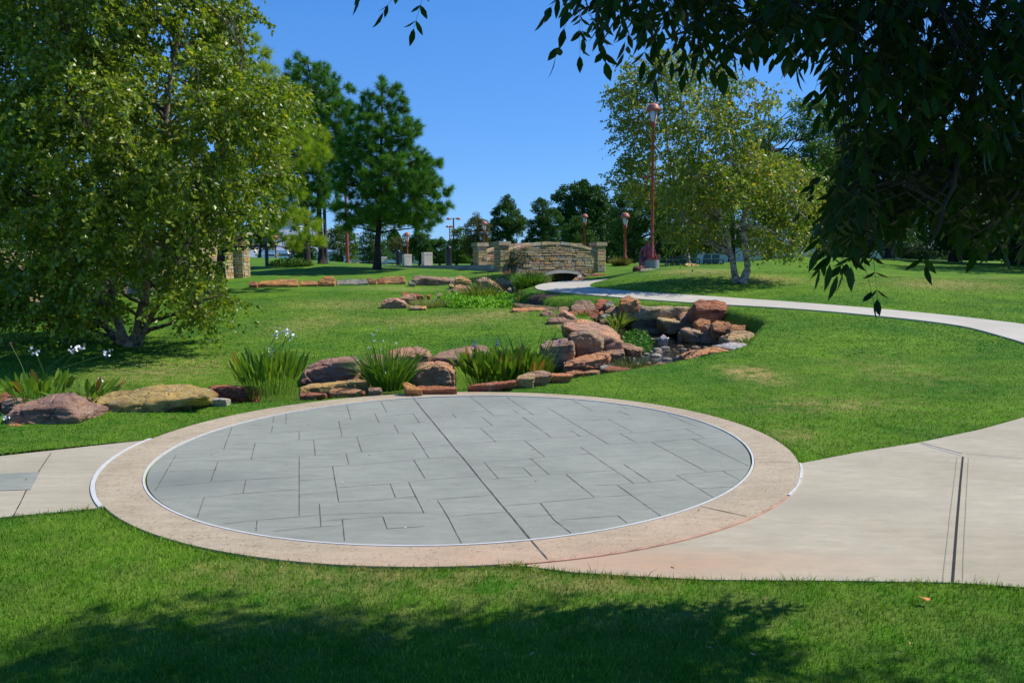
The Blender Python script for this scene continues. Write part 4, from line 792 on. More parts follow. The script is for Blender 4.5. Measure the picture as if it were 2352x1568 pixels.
for side, off, nm in ((1, 0.0, 'front'), (-1, 2.5, 'rear')):
    o = A_-bn*off; nn = bn*side; mb = MB(); a0, a1 = pw, BL-pw
    ashlar(mb, o+bx*a0+nn*0, bx, nn, a1-a0, .3, lambda s: bz(s+a0), .12, under=lambda s: under(s+a0))
    if side == 1: ashlar(mb, o+bx*a0-bn*.36, bx, -bn, a1-a0, ZD, lambda s: bz(s+a0), .10)
    else: ashlar(mb, o+bx*a0+bn*.36, bx, bn, a1-a0, ZD, lambda s: bz(s+a0), .10)
    pr = mbuild(mb, 'parapet_wall', MATS['ashlar'], br, attr='tone')
    mb = MB(); n_ = 30
    for i in range(n_):                             # mortar core behind the stones, open over the arch
        sa, sb = a0+(a1-a0)*i/n_, a0+(a1-a0)*(i+1)/n_; mid = (sa+sb)/2; zt = min(bz(sa), bz(sb))-.01; zb = max(.2, under(mid)+.01)
        c_ = o+bx*mid-nn*.18; mb.box((*c_, (zt+zb)/2), (sb-sa+.001, .36-.02, zt-zb), math.atan2(bx[1], bx[0]))
    mbuild(mb, 'mortar_core', m_mort, pr)
    mb = MB(); copings(mb, o+bx*a0, bx, nn, a1-a0, lambda s: bz(s+a0), .36); mbuild(mb, 'coping', MATS['ashlar'], br, attr='tone')
    mb = MB(); q = []; K_ = 24                       # concrete arch ring
    for i in range(K_+1):
        s = s0+(s1-s0)*i/K_; z1 = archtop(s); z0 = z1-ring*(1.0-.15*abs(i-K_/2)/(K_/2))
        for dd in (.045, -.5):
            for z in (z0, z1): q.append(np.array([*(o+bx*s+nn*dd), z]))
    q = np.array(q); i = np.arange(K_)*4; mb.add(q, np.concatenate([np.c_[i, i+1, i+5, i+4], np.c_[i+1, i+3, i+7, i+5], np.c_[i, i+4, i+6, i+2], np.c_[i+2, i+6, i+7, i+3], [[0, 2, 3, 1]], [[K_*4, K_*4+1, K_*4+3, K_*4+2]]]))
    mbuild(mb, 'arch_ring', m_wcon, br)
    for k, sp in enumerate((0, BL-pw)):              # end pillars
        mb = MB(); po_ = o+bx*sp; ht = 2.52
        for (oo, axx, nx_, ln) in ((po_+nn*.08, bx, nn, pw), (po_+nn*.08-nn*pw, bx, -nn, pw), (po_+nn*.08-nn*pw, nn, -bx, pw), (po_+bx*pw+nn*.08-nn*pw, nn, bx, pw)):
            ashlar(mb, oo, axx, nx_, ln, .75, lambda s: ht, .05, rowh=(.1, .2))
        pl = mbuild(mb, 'pillar', MATS['ashlar'], br, attr='tone')
        cc = po_+bx*pw/2+nn*(.08-pw/2); mb = MB(); mb.box((*cc, 1.6), (pw-.06, pw-.06, 1.8), math.atan2(bx[1], bx[0])); mbuild(mb, 'mortar_core', m_mort, pl)
        mb = MB(); mb.box((*cc, ht+.01+.09), (pw+.16, pw+.16, .18), math.atan2(bx[1], bx[0]), a=(.42, .35, .23), taper=.94); mbuild(mb, 'pillar_cap', MATS['ashlar'], pl, attr='tone')
cc = A_+bx*BL/2-bn*1.25
for sg in (-1, 1):
    mb = MB(); ss = s0-.25 if sg < 0 else s1+.25; mb.box((*(A_+bx*ss-bn*1.25), .7), (.5, 1.75, 1.1), math.atan2(bx[1], bx[0])); mbuild(mb, 'abutment', m_ccon, br)
mb = MB(); mb.box((*cc, ZD-.10), (BL-.1, 1.74, .16), math.atan2(bx[1], bx[0])); mbuild(mb, 'deck', m_wcon, br)

# grey kerb wall running left from the bridge
kw = empty('kerb_wall', (*at(1188, 610, 36.0)[:2], 1.2), 'long low grey concrete kerb wall running left from the bridge', 'wall')
a = at(1190, 607, 35.9)[:2]; b = at(885, 607, 44)[:2]; d = b-a; ln = np.hypot(*d); d /= ln
mb = MB(); mb.box((*((a+b)/2), ZD-.36), (ln, .3, .74), math.atan2(d[1], d[0])); o = mbuild(mb, 'wall', m_ccon, kw)
# pavement behind the kerb
P_ = [at(1190,607,36.6)[:2], at(885,607,45)[:2], at(840,607,62)[:2], at(1060,607,62)[:2], A_-bn*2.4]
tag(mesh('pavement', [[*p, ZD+.004] for p in P_], np.array([[0, 4, 3], [0, 3, 2], [0, 2, 1]]), m_path), kind='structure')

def on(px, py, Y=None):
    if Y is None: return ground(px, py)
    P = at(px, py, Y); return np.array([P[0], P[1], P[2]])
# concrete blocks and bollards
for (px, py, Y, w_, h_, lab) in [(880,608,62,.62,.70,'pale concrete block pillar partly hidden behind the nearest pine trunk'),(935,607.5,52,.60,.74,'pale concrete block pillar standing between the two black bollards, left one'),(981,607.5,46,.58,.76,'pale concrete block pillar nearest the right black bollard')]:
    c = at(px, py, Y); c[2] = ZD+.01; e = empty('concrete_pillar', c, lab, 'pillar', 'concrete block pillars by the bridge approach')
    mb = MB(); mb.box((c[0], c[1], c[2]+h_*.43), (w_*.86, w_*.86, h_*.86), R(25)); mbuild(mb, 'shaft', m_wcon, e)
    mb = MB(); mb.box((c[0], c[1], c[2]+h_*.93), (w_*.90, w_*.90, h_*.13), R(25), taper=.96); mbuild(mb, 'cap', m_wcon, e)
m_blk = plain('black_paint', (.018, .018, .02), .35, spec=.5)
for (px, Y, lab) in [(1031,44.5,'taller black domed bollard left of the bridge'),(915,55,'shorter black domed bollard between concrete blocks')]:
    c = at(px, 607, Y); c[2] = ZD; e = empty('bollard', c, lab, 'bollard', 'black bollards'); mb = MB()
    mb.lathe(c, [(.185, 0), (.175, .06), (.17, .9)], 24); mbuild(mb, 'post', m_blk, e, smooth=True); mb = MB()
    mb.lathe(c, [(.178, .9)]+[(.172*math.cos(t_), .93+.17*math.sin(t_)) for t_ in np.linspace(0, math.pi/2, 8)], 24); mbuild(mb, 'dome', m_blk, e, smooth=True)

# ---------------------------------------------------------------- stone wall at the left, behind the birches
W0, W1 = np.array([-17.5, 18.5]), np.array([-12.9, 36.5]); wl = np.hypot(*(W1-W0)); wa = (W1-W0)/wl; wn = np.array([wa[1], -wa[0]])
sw_ = empty('stone_wall', (*W0, 0), 'long buff stone wall in tree shade behind the left birches, ending in a square pillar', 'wall')
zb_ = lambda s: float(H0(*(W0+wa*s))[0])
mb = MB(); core = MB(); nS = 14
for i in range(nS):
    sa, sb = wl*i/nS, wl*(i+1)/nS; zb = zb_((sa+sb)/2)-.15; zt = zb_((sa+sb)/2)+1.75+.35*i/nS
    ashlar(mb, W0+wa*sa, wa, wn, sb-sa, zb, lambda s: zt, .05, rowh=(.1, .2)); core.box((*(W0+wa*(sa+sb)/2-wn*.2), (zb+zt)/2), (sb-sa, .36, zt-zb-.02), math.atan2(wa[1], wa[0]))
    cp_ = (W0+wa*(sa+sb)/2-wn*.18); core.box((*cp_, zt+.05), (sb-sa-.01, .5, .1), math.atan2(wa[1], wa[0]))
ww = mbuild(mb, 'wall_face', MATS['ashlar'], sw_, attr='tone'); mbuild(core, 'coping_and_core', m_mort, sw_)
pc = at(546, 620, 37.0)[:2]; mb = MB(); q = .85
for (oo, axx, nx_) in ((pc+[-q/2, -q/2], [1, 0], [0, -1]), (pc+[q/2, -q/2], [0, 1], [1, 0]), (pc+[-q/2, -q/2], [0, 1], [-1, 0]), (pc+[-q/2, q/2], [1, 0], [0, 1])): ashlar(mb, oo, axx, nx_, q, .9, lambda s: 3.05, .05, rowh=(.1, .22))
pl = mbuild(mb, 'pillar', MATS['ashlar'], sw_, attr='tone'); mb = MB(); mb.box((*pc, 2.0), (q-.08, q-.08, 2.2)); mbuild(mb, 'mortar_core', m_mort, pl)
mb = MB(); mb.box((*pc, 3.17), (q+.3, q+.3, .2), a=(.5, .48, .42)); mbuild(mb, 'pillar_cap', MATS['ashlar'], pl, attr='tone')

# ---------------------------------------------------------------- lamp posts
m_red = plain('coral_paint', (.40, .080, .050), .5, spec=.35, var=.08, scale=4)
m_pink = plain('weathered_coral', (.50, .15, .10), .45, spec=.4, var=.08)
m_glass = plain('frosted_glass', (.75, .75, .70), .2, spec=.5, var=.03)
def lamp(px, py, Y, ytop, lab, cap=.30, r=.07, grp='coral lamp posts with domed caps', mat=m_red):
    c = on(px, py, Y); top = at(px, ytop, Y)[2]; h = top-c[2]; e = empty('street_lamp', c, lab, 'street lamp', grp)
    k = cap/.30
    mb = MB(); mb.lathe(c, [(r*1.7, 0), (r*1.7, .12), (r, .2), (r*.9, h-1.05*k), (r*1.6, h-1.02*k), (r*1.3, h-.98*k), (r*1.6, h-.92*k), (.13*k, h-.80*k), (.02, h-.79*k)], 14); mbuild(mb, 'pole', mat, e, smooth=True)
    mb = MB(); mb.lathe(c, [(.10*k, h-.80*k), (.15*k, h-.62*k), (.17*k, h-.35*k), (.12*k, h-.33*k)], 16); gl = mbuild(mb, 'lantern_glass', m_glass, e, smooth=True)
    mb = MB()
    for q in range(4):
        a_ = q*math.pi/2+.4; dx, dy = math.cos(a_), math.sin(a_); mb.tube([[c[0]+dx*.12*k, c[1]+dy*.12*k, c[2]+h-.80*k], [c[0]+dx*.19*k, c[1]+dy*.19*k, c[2]+h-.55*k], [c[0]+dx*.22*k, c[1]+dy*.22*k, c[2]+h-.30*k]], .018*k, 6)
    mbuild(mb, 'lantern_frame', mat, e)
    mb = MB(); mb.lathe(c, [(.02, h-.34*k), (cap, h-.32*k), (cap*1.03, h-.27*k)]+[(cap*.95*math.cos(t_), h-.27*k+.27*k*math.sin(t_)) for t_ in np.linspace(.15, math.pi/2, 7)], 20); mbuild(mb, 'cap', m_pink, e, smooth=True)
    return e
tall = lamp(1497.5, 600, 33.0, 237, 'tallest coral lamp post standing on a round concrete base among the right birch leaves', .29, .062)
c = at(1497.5, 597, 33.0); g0 = at(1497.5, 619, 33.0)
e = empty('lamp_base', (c[0], c[1], g0[2]-.1), 'round grey concrete drum carrying the tallest lamp post', 'lamp base'); mb = MB(); hh = c[2]-g0[2]+.1
mb.lathe((c[0], c[1], g0[2]-.1), [(.30, 0), (.295, hh), (.001, hh+.003)], 28); mbuild(mb, 'drum', m_ccon, e, smooth=False)
mb = MB(); mb.box((c[0], c[1], c[2]+.05), (.30, .30, .09)); mb.box((c[0]+.19, c[1]-.1, c[2]+.11), (.16, .16, .2), .3); mbuild(mb, 'mounting_plate', m_red, e)
mb = MB(); mb.tube([[c[0], c[1], at(0, 421, 33.0)[2]], [c[0]-.42, c[1], at(0, 421, 33.0)[2]]], .035, 8); mbuild(mb, 'side_bracket', m_red, tall)
lamp(1435.5, 594, 44, 488, 'coral lamp post above the clipped grass tuft right of the bridge', .26, .07)
lamp(1343, 600, 60, 491, 'coral lamp cap showing over the small dark tree behind the bridge', .26, .07)
lamp(1113, 600, 62, 507, 'coral lamp head in front of the tree left of the bridge', .26, .06)
lamp(936, 590, 62, 533, 'coral lamp post rising behind the concrete block pillars', .26, .055)
lamp(634, 594, 60, 540, 'coral lamp post in front of the grey roofed building', .26, .055)
def pole2(px, py, Y, ytop, lab, r=.07, head=True, arm=.75):
    c = on(px, py, Y); h = at(px, ytop, Y)[2]-c[2]; e = empty('street_lamp', c, lab, 'street lamp', 'tall twin headed car park lamps')
    mb = MB(); mb.lathe(c, [(r*1.3, 0), (r*.8, h)], 10); mbuild(mb, 'pole', m_red, e, smooth=True)
    if head:
        mb = MB(); mb.box((c[0], c[1], c[2]+h), (arm*2, .12, .10)); mbuild(mb, 'cross_arm', m_red, e)
        for s_ in (-1, 1): mb = MB(); mb.lathe((c[0]+s_*arm, c[1], c[2]+h-.1), [(.05, -.12), (.34, -.05), (.36, .05), (.2, .24), (.02, .28)], 12); mbuild(mb, 'lamp_head', m_pink, e, smooth=True)
pole2(1043,598,120,502,'twin headed coral lamp highest above the trees left of the bridge',.13,arm=.75)
pole2(909,598,150,522.5,'twin headed coral lamp left of the single lamp behind the block pillars',.13,arm=.75)
pole2(817,600,160,537.5,'twin headed coral lamp right of the thick coral pole',.13,arm=.6)
pole2(855,600,150,545,'twin headed coral lamp seen through the dark green shrub tree by the nearest pine',.13,arm=.5)
pole2(1034,600,140,520,'thin twin headed coral lamp close left of the highest twin headed lamp',.11,arm=.35)
e = pole2(798.5,606,52,380,'thick coral pole standing between the two left pine trunks and the nearest pine',.085,head=False)
m_dk = plain('dark_grey_paint', (.055, .06, .07), .45)
for px, py, Y, yt, lab in ((749,605,46,280,'dark grey steel pole beside the second pine trunk'),(613.5,613,46,300,'dark grey steel pole left of the pines, behind the birch leaves')):
    c = on(px, py, Y); h = at(px, yt, Y)[2]-c[2]; e = empty('steel_pole', c, lab, 'pole', 'dark steel poles'); mb = MB(); mb.lathe(c, [(.11, 0), (.105, .6), (.075, h), (.001, h+.01)], 14); mbuild(mb, 'shaft', m_dk, e, smooth=True)
    mb = MB(); mb.lathe(c, [(.19, -.05), (.19, .03), (.11, .04)], 14); mbuild(mb, 'base_plate', m_dk, e)

# ---------------------------------------------------------------- statue beside the tall lamp
def skin(name, pts, edges, mat, root=0, sub=2):
    me = bpy.data.meshes.new(name); me.from_pydata([p[:3] for p in pts], edges, []); o = bpy.data.objects.new(name, me); col.objects.link(o)
    m1 = o.modifiers.new('s', 'SKIN')
    for i, v in enumerate(me.skin_vertices[0].data): v.radius = (pts[i][3], pts[i][4] if len(pts[i]) > 4 else pts[i][3]); v.use_root = (i == root)
    m2 = o.modifiers.new('u', 'SUBSURF'); m2.levels = sub; m2.render_levels = sub
    dg = bpy.context.evaluated_depsgraph_get(); me2 = bpy.data.meshes.new_from_object(o.evaluated_get(dg)); o.modifiers.clear(); o.data = me2; me2.name = name
    me2.materials.append(mat); me2.polygons.foreach_set('use_smooth', np.ones(len(me2.polygons), bool)); return o
m_stat = plain('maroon_bronze', (.36, .075, .10), .38, metal=.3, spec=.6, var=.25, scale=5)
SH = 1.62
sp = [(0,0,.42,.16,.12),(0,.01,.60,.16,.11),(0,.0,.78,.18,.12),(0,0,.91,.17,.11),(0,0,1.0,.058),(0,-.01,1.08,.068,.08),(0,-.02,1.15,.090,.10),(0,-.02,1.22,.078,.085),
      (-.21,0,.93,.07),(-.31,.03,.73,.056),(-.34,.02,.62,.05),(-.27,-.20,.50,.038),(-.22,-.27,.46,.03),(-.19,-.31,.44,.028),
      (.21,0,.93,.07),(.31,.03,.73,.056),(.34,.02,.62,.05),(.27,-.20,.50,.038),(.22,-.27,.46,.03),(.19,-.31,.44,.028),
      (-.10,-.05,.42,.10),(-.16,-.44,.42,.075),(-.18,-.47,.12,.045),(-.18,-.50,.04,.04),(-.19,-.62,.03,.03),
      (.10,-.05,.42,.10),(.16,-.44,.42,.075),(.18,-.47,.12,.045),(.18,-.50,.04,.04),(.19,-.62,.03,.03)]
se = [(0,1),(1,2),(2,3),(3,4),(4,5),(5,6),(6,7),(3,8),(8,9),(9,10),(10,11),(11,12),(12,13),(3,14),(14,15),(15,16),(16,17),(17,18),(18,19),(0,20),(20,21),(21,22),(22,23),(23,24),(0,25),(25,26),(26,27),(27,28),(28,29)]
def figure(loc, rz, s):
    e = empty('statue', loc, 'maroon bronze statue of a seated man in a jacket behind the round lamp base', 'statue')
    e.rotation_euler.z = rz; e.scale = (s, s, s)
    b = skin('body', sp, se, m_stat); b.parent = e
    for sx, i in ((-1, 13), (1, 19)):                # fingers and thumb of each hand
        hx, hy, hz = sp[i][:3]
        for k in range(4):
            x0 = hx+(k-1.5)*.016; ln = (.070, .078, .074, .060)[k]
            f = skin('finger', [(x0, hy, hz+.01, .009), (x0, hy-.012, hz-ln*.5, .0085), (x0+.0, hy-.004, hz-ln, .007)], [(0, 1), (1, 2)], m_stat, sub=1); f.parent = b
        f = skin('thumb', [(hx-sx*.022, hy, hz+.02, .010), (hx-sx*.042, hy-.014, hz-.01, .009), (hx-sx*.042, hy-.02, hz-.04, .008)], [(0, 1), (1, 2)], m_stat, sub=1); f.parent = b
    mb = MB(); mb.lathe((0, -.115, 1.155), [(.001, -.03), (.018, -.02), (.012, .015), (.004, .04)], 8); q = mb.build('nose', m_stat, None, True); q.parent = b
    for sx in (-1, 1):
        mb = MB(); mb.lathe((sx*.035, -.098, 1.185), [(.001, -.014), (.012, 0), (.001, .014)], 8); q = mb.build('eye', m_stat, None, True); q.parent = b
        mb = MB(); mb.lathe((sx*.088, -.015, 1.16), [(.004, -.035), (.018, 0), (.012, .03), (.001, .038)], 8); q = mb.build('ear', m_stat, None, True); q.parent = b
    mb = MB(); mb.box((0, -.105, 1.110), (.05, .012, .008)); q = mb.build('mouth', m_stat); q.parent = b
    # open jacket with hem and lapels
    mb = MB(); n_ = 20
    prof = [(.235, .155, .36), (.215, .150, .50), (.205, .145, .64), (.215, .150, .82), (.18, .125, .94), (.085, .08, 1.01)]
    V = [[px*math.sin(t_), -py*math.cos(t_), pz] for px, py, pz in prof for t_ in np.linspace(.16, 2*math.pi-.16, n_)]
    i = np.arange(len(prof)-1)[:, None]*n_; j = np.arange(n_-1)[None]; mb.add(V, np.stack([i+j, i+j+1, i+n_+j+1, i+n_+j], -1).reshape(-1, 4)); q = mb.build('jacket', m_stat, None, True); q.parent = e
    sd_ = q.modifiers.new('t', 'SOLIDIFY'); sd_.thickness = .015
    return e
fs = at(1488, 549, 34.6); fs[2] -= 1.31; figure(fs, R(-28), 1.0)
mb = MB(); e = empty('statue_plinth', (fs[0], fs[1]+.15, fs[2]-.1), 'low dark block on which the maroon statue sits', 'plinth'); mb.box((fs[0]+.02, fs[1]+.18, fs[2]+.10), (.6, .55, .40), R(-28)); mbuild(mb, 'block', m_ccon, e)

# ---------------------------------------------------------------- green benches on the mound
m_teal = plain('teal_green_paint', (.022, .075, .068), .4, spec=.5, var=.1)
def bench(px0, px1, Y, yb, yr, ytop, lab):
    a, b = at(px0, yb, Y), at(px1, yb, Y); wdt = b[0]-a[0]; base = a[2]-.12; zr = at(px0, yr, Y)[2]; zt = at(px0, ytop, Y+.5)[2]; hr = zr-base
    e = empty('bench', (a[0], Y, base), lab, 'bench', 'green metal benches on the mound')
    mb = MB(); mb.tube([[a[0], Y, zr], [b[0], Y, zr]], .03, 6); mbuild(mb, 'arm_rail', m_teal, e)
    for k in range(4):
        x = a[0]+wdt*k/3; mb = MB(); mb.tube([[x, Y, base], [x, Y, zr]], .028, 6); mb.tube([[x, Y+.5, base], [x, Y+.5, base+hr*.55]], .028, 6); mb.tube([[x, Y, base+hr*.55], [x, Y+.5, base+hr*.55]], .024, 6); mbuild(mb, 'leg', m_teal, e)
    mb = MB()
    for k in range(6): mb.box(((a[0]+b[0])/2, Y+.05+k*.085, base+hr*.58), (wdt, .07, .025))
    mbuild(mb, 'seat', m_teal, e); mb = MB(); hb = zt-(base+hr*.6)
    for k in range(2):
        xx = a[0]+wdt*(.27+.46*k)
        for q in range(5):
            f = q/4; mb.box((xx+.06*f, Y+.5+.10*f, base+hr*.62+hb*f), (wdt*.40, .02, hb*.235), rx=-.1)
    mbuild(mb, 'backrest', m_teal, e)
bench(1533, 1571, 35.5, 610, 597, 594, 'empty green rail frame end of the benches nearest the statue')
bench(1560, 1607, 34.8, 611, 595.5, 587, 'green metal bench left of the gap, behind the pale yellow slab')
bench(1617, 1661, 34.6, 611, 595.5, 587, 'green metal bench closest to the birch trunks')

# ---------------------------------------------------------------- buildings
def house(name, x0, x1, Y, z0, zw, zr, dep, mwall, mroof, label, wins=(), hip=.25, face=None):
    a, b = (x0-1176)/F*Y, (x1-1176)/F*Y; e = empty(name, ((a+b)/2, Y, z0), label, 'building'); cx = (a+b)/2; wd = b-a
    mb = MB(); mb.box((cx, Y+dep/2, (z0+zw)/2), (wd, dep, zw-z0)); mbuild(mb, 'wall', mwall, e)
    ov = .5; q = [[a-ov, Y-ov, zw], [b+ov, Y-ov, zw], [b+ov, Y+dep+ov, zw], [a-ov, Y+dep+ov, zw], [a+wd*hip, Y+dep/2, zr], [b-wd*hip, Y+dep/2, zr]]
    q += [[p[0], p[1], zw+.003-.18] for p in q[:4]]
    mb = MB(); mb.add(q, np.array([[0, 1, 5, 4], [2, 3, 4, 5], [6, 7, 1, 0], [7, 8, 2, 1], [8, 9, 3, 2], [9, 6, 0, 3], [6, 9, 8, 7]])); mb.add(q, np.array([[1, 2, 5], [3, 0, 4]])); mbuild(mb, 'roof', mroof, e)
    mb = MB(); mb.box((cx, Y-ov-.05, zw-.09), (wd+2*ov+.1, .08, .24)); mbuild(mb, 'fascia', m_trim, e)
    for (px, zc, ww_, hh_) in wins:
        x = (px-1176)/F*Y; mb = MB(); mb.box((x, Y-.02, zc), (ww_+.16, .10, hh_+.16)); f = mbuild(mb, 'window', m_trim, e); mb = MB(); mb.box((x, Y-.05, zc), (ww_, .08, hh_)); mbuild(mb, 'pane', m_win, f)
        mb = MB(); mb.box((x, Y-.10, zc), (.05, .03, hh_)); mb.box((x, Y-.10, zc), (ww_, .03, .05)); mbuild(mb, 'glazing_bar', m_trim, f)
    return e
m_trim = plain('white_trim', (.72, .70, .64), .6, var=.04); m_win = plain('window_glass', (.03, .04, .055), .08, spec=.6, var=.1)
m_brick = plain('red_brick', (.30, .13, .085), .9, var=.2, scale=30, bump=.3); m_siding = plain('white_siding', (.68, .70, .70), .7, var=.03); m_shin = plain('grey_shingles', (.17, .18, .19), .9, var=.12, scale=20); m_shin2 = plain('brown_shingles', (.20, .18, .16), .9, var=.12, scale=20)
m_blueroof = plain('blue_grey_roof', (.30, .34, .39), .6, var=.04)
house('commercial_building', 560, 770, 130, 1.5, 3.2, 8.2, 22, m_brick, m_blueroof, 'long low brick building with broad blue grey roof at far left behind the pines', [(700, 2.1, 2.4, 1.2), (600, 2.1, 3, 1.1)], .12)
house('gabled_annex', 600, 690, 155, 3, 10.5, 12.6, 14, m_siding, m_shin, 'pale upper storey showing above the blue grey roof', [(640, 8.6, 2.2, 1)], .3)
house('white_house', 1600, 1760, 85, 1.0, 4.2, 6.6, 12, m_siding, m_shin2, 'white sided house with brown roof seen between the right birch trunks', [(1730, 3.2, 2.0, 1.3), (1640, 3.2, 1.6, 1.2)], .25)
house('brick_house', 1500, 1592, 88, .9, 3.0, 5.4, 10, m_brick, m_shin2, 'low red brick house behind the green benches', [(1572, 2.0, 1.6, 1.2), (1530, 2.1, 1.3, 1.2)], .25)
house('distant_house', 2010, 2180, 80, .6, 2.9, 5.2, 11, m_brick, m_shin, 'brick house almost hidden under the dark trees at right', [(2060, 1.8, 2.0, 1.2), (2130, 1.8, 1.6, 1.1)], .25)
fn = empty('board_fence', ((1770-1176)/F*78, 78, 1.2), 'white board fence on the far side of the right mound', 'fence')
mb = MB()
for k in range(60): x = (1720-1176)/F*78+k*.26; mb.box((x, 78, 2.0), (.245, .04, 2.1))
mbuild(mb, 'panel', m_siding, fn)
# white vans and trailers in the far car park
m_wht = plain('white_paint', (.80, .81, .82), .3, spec=.5, var=.02); m_tyre = plain('tyre_rubber', (.02, .02, .02), .8)
for i, (px, Y, ln, hh, nm, lab) in enumerate([(787,120,6.5,1.7,'parked_van','small white van just right of the thick coral pole'),(845,118,8.5,1.8,'parked_trailer','white trailer behind the dark green shrub tree left of the nearest pine'),(905,115,5.5,1.8,'parked_van','white van between the shorter bollard and nearest pine trunk'),(958,96,3.9,1.5,'parked_car','white car between the two larger concrete block pillars'),(640,112,5,1.3,'parked_car','white car low in front of the blue grey roofed building'),(762,118,4.5,1.3,'parked_car','white car seen right of the dark pole by the pines')]):
    x = (px-1176)/F*Y; z0 = at(px, 601+(3 if Y < 100 else 0), Y)[2]; z0 = min(z0, Hs(x, Y)+.4); z0 = Hs(x, Y)+.02
    e = empty(nm, (x, Y, z0), lab, 'van' if 'van' in nm else 'trailer' if 'trailer' in nm else 'car', 'white vehicles parked far behind the pines')
    mb = MB(); mb.box((x, Y, z0+.35+hh*.42), (ln, 1.9, hh*.84)); mb.box((x-ln*.04, Y, z0+.35+hh*1.02), (ln*.86, 1.75, hh*.38), taper=.9); mbuild(mb, 'body', m_wht, e)
    mb = MB(); mb.box((x+ln*.28, Y-.93, z0+.35+hh*.72), (ln*.2, .06, hh*.26)); mb.box((x-ln*.1, Y-.955, z0+.35+hh*.70), (ln*.2, .05, hh*.2)); mbuild(mb, 'window', m_win, e)
    for s_ in (-.32, .32):
        mb = MB(); a_ = np.linspace(0, 2*math.pi, 15); P = [[x+ln*s_, Y-1.0, z0+.33], [x+ln*s_, Y-.75, z0+.33]]; mb.tube(P, .33, 14); mbuild(mb, 'wheel', m_tyre, e)

# ---------------------------------------------------------------- vegetation helpers
def unit(v): return v/(np.linalg.norm(v, axis=-1, keepdims=True)+1e-9)
def rdir(n, up=0.0): v = rng.normal(size=(n, 3)); v[:, 2] += up; return unit(v)
def leafquads(P, D, Ln, W, fold=.0):
    """rhombic leaves: P base, D direction, random roll"""
    n = len(P); D = unit(D); S = unit(np.cross(D, rdir(n))); Nn = np.cross(D, S)
    Ln = np.broadcast_to(np.asarray(Ln, float), (n,))[:, None]*(.7+.6*rng.random((n, 1))); W = np.broadcast_to(np.asarray(W, float), (n,))[:, None]*(.75+.5*rng.random((n, 1)))
    M_ = P+D*Ln*.42
    V = np.stack([P, M_+S*W/2+Nn*W*.12, P+D*Ln, M_-S*W/2+Nn*W*.12], 1).reshape(-1, 3); i = np.arange(n)*4
    return V, np.c_[i, i+1, i+2, i+3]
def leafobj(name, P, D, Ln, W, mat, parent, rnd=None):
    V, Fc = leafquads(P, D, Ln, W); rnd = rng.random(len(P)) if rnd is None else rnd
    return mesh(name, V-(wloc(parent)[None] if parent is not None else 0), Fc, mat, parent, fattr={'rnd': rnd})
def polyrow(poly, y):
    xs = []; j = len(poly)-1
    for i in range(len(poly)):
        (x0, y0), (x1, y1) = poly[j], poly[i]
        if (y0 > y) != (y1 > y): xs.append(x0+(y-y0)/(y1-y0)*(x1-x0))
        j = i
    return (min(xs), max(xs)) if xs else (None, None)
def crown(poly, Y0, n, mind, dk=1.0, ycap=3.2, power=.55, hole=0.0, hs_=1.0):
    poly = [tuple(p) for p in poly]; xs = [p[0] for p in poly]; ys = [p[1] for p in poly]; out = []; tries = 0; A = np.zeros((0, 3))
    oo = random.random()*99
    while len(out) < n and tries < n*60:
        tries += 1; x = random.uniform(min(xs), max(xs)); y = random.uniform(min(ys), max(ys))
        if not inpoly(np.array([x]), np.array([y]), poly)[0]: continue
        a, b = polyrow(poly, y); xc, hw_ = (a+b)/2, max((b-a)/2, 1); t_ = (x-xc)/hw_
        dp = min(hw_/F*Y0*dk, ycap)*math.sqrt(max(0, 1-t_*t_))*random.choice((-1, 1))*random.random()**power
        P = at(x, y, Y0+dp)
        if hole and mn.noise(Vector(P*hs_)+Vector((oo, 0, 0))) < -.5+hole: continue
        if len(out) and ((A[:len(out)]-P)**2).sum(1).min() < mind*mind: continue
        if len(out) >= len(A): A = np.concatenate([A, np.zeros((256, 3))])
        A[len(out)] = P; out.append(P)
    return np.array(out)
def pl(pts, k=6):                                   # smooth a polyline (Catmull-Rom)
    P = np.asarray(pts, float); 
    if len(P) < 3: return np.linspace(P[0], P[-1], k*2)
    E = np.concatenate([[2*P[0]-P[1]], P, [2*P[-1]-P[-2]]]); out = []
    for i in range(1, len(E)-2):
        for t_ in np.linspace(0, 1, k, endpoint=False):
            p0, p1, p2, p3 = E[i-1:i+3]; out.append(.5*(2*p1+(p2-p0)*t_+(2*p0-5*p1+4*p2-p3)*t_**2+(3*p1-p0-3*p2+p3)*t_**3))
    return np.array(out+[P[-1]])
def wiggle(P, a):
    P = P.copy(); o = random.random()*50
    for i in range(1, len(P)-1): P[i] += np.array([mn.noise((i*.35, o, 0)), mn.noise((i*.35, o+9, 0)), mn.noise((i*.35, o+18, 0))])*a
    return P
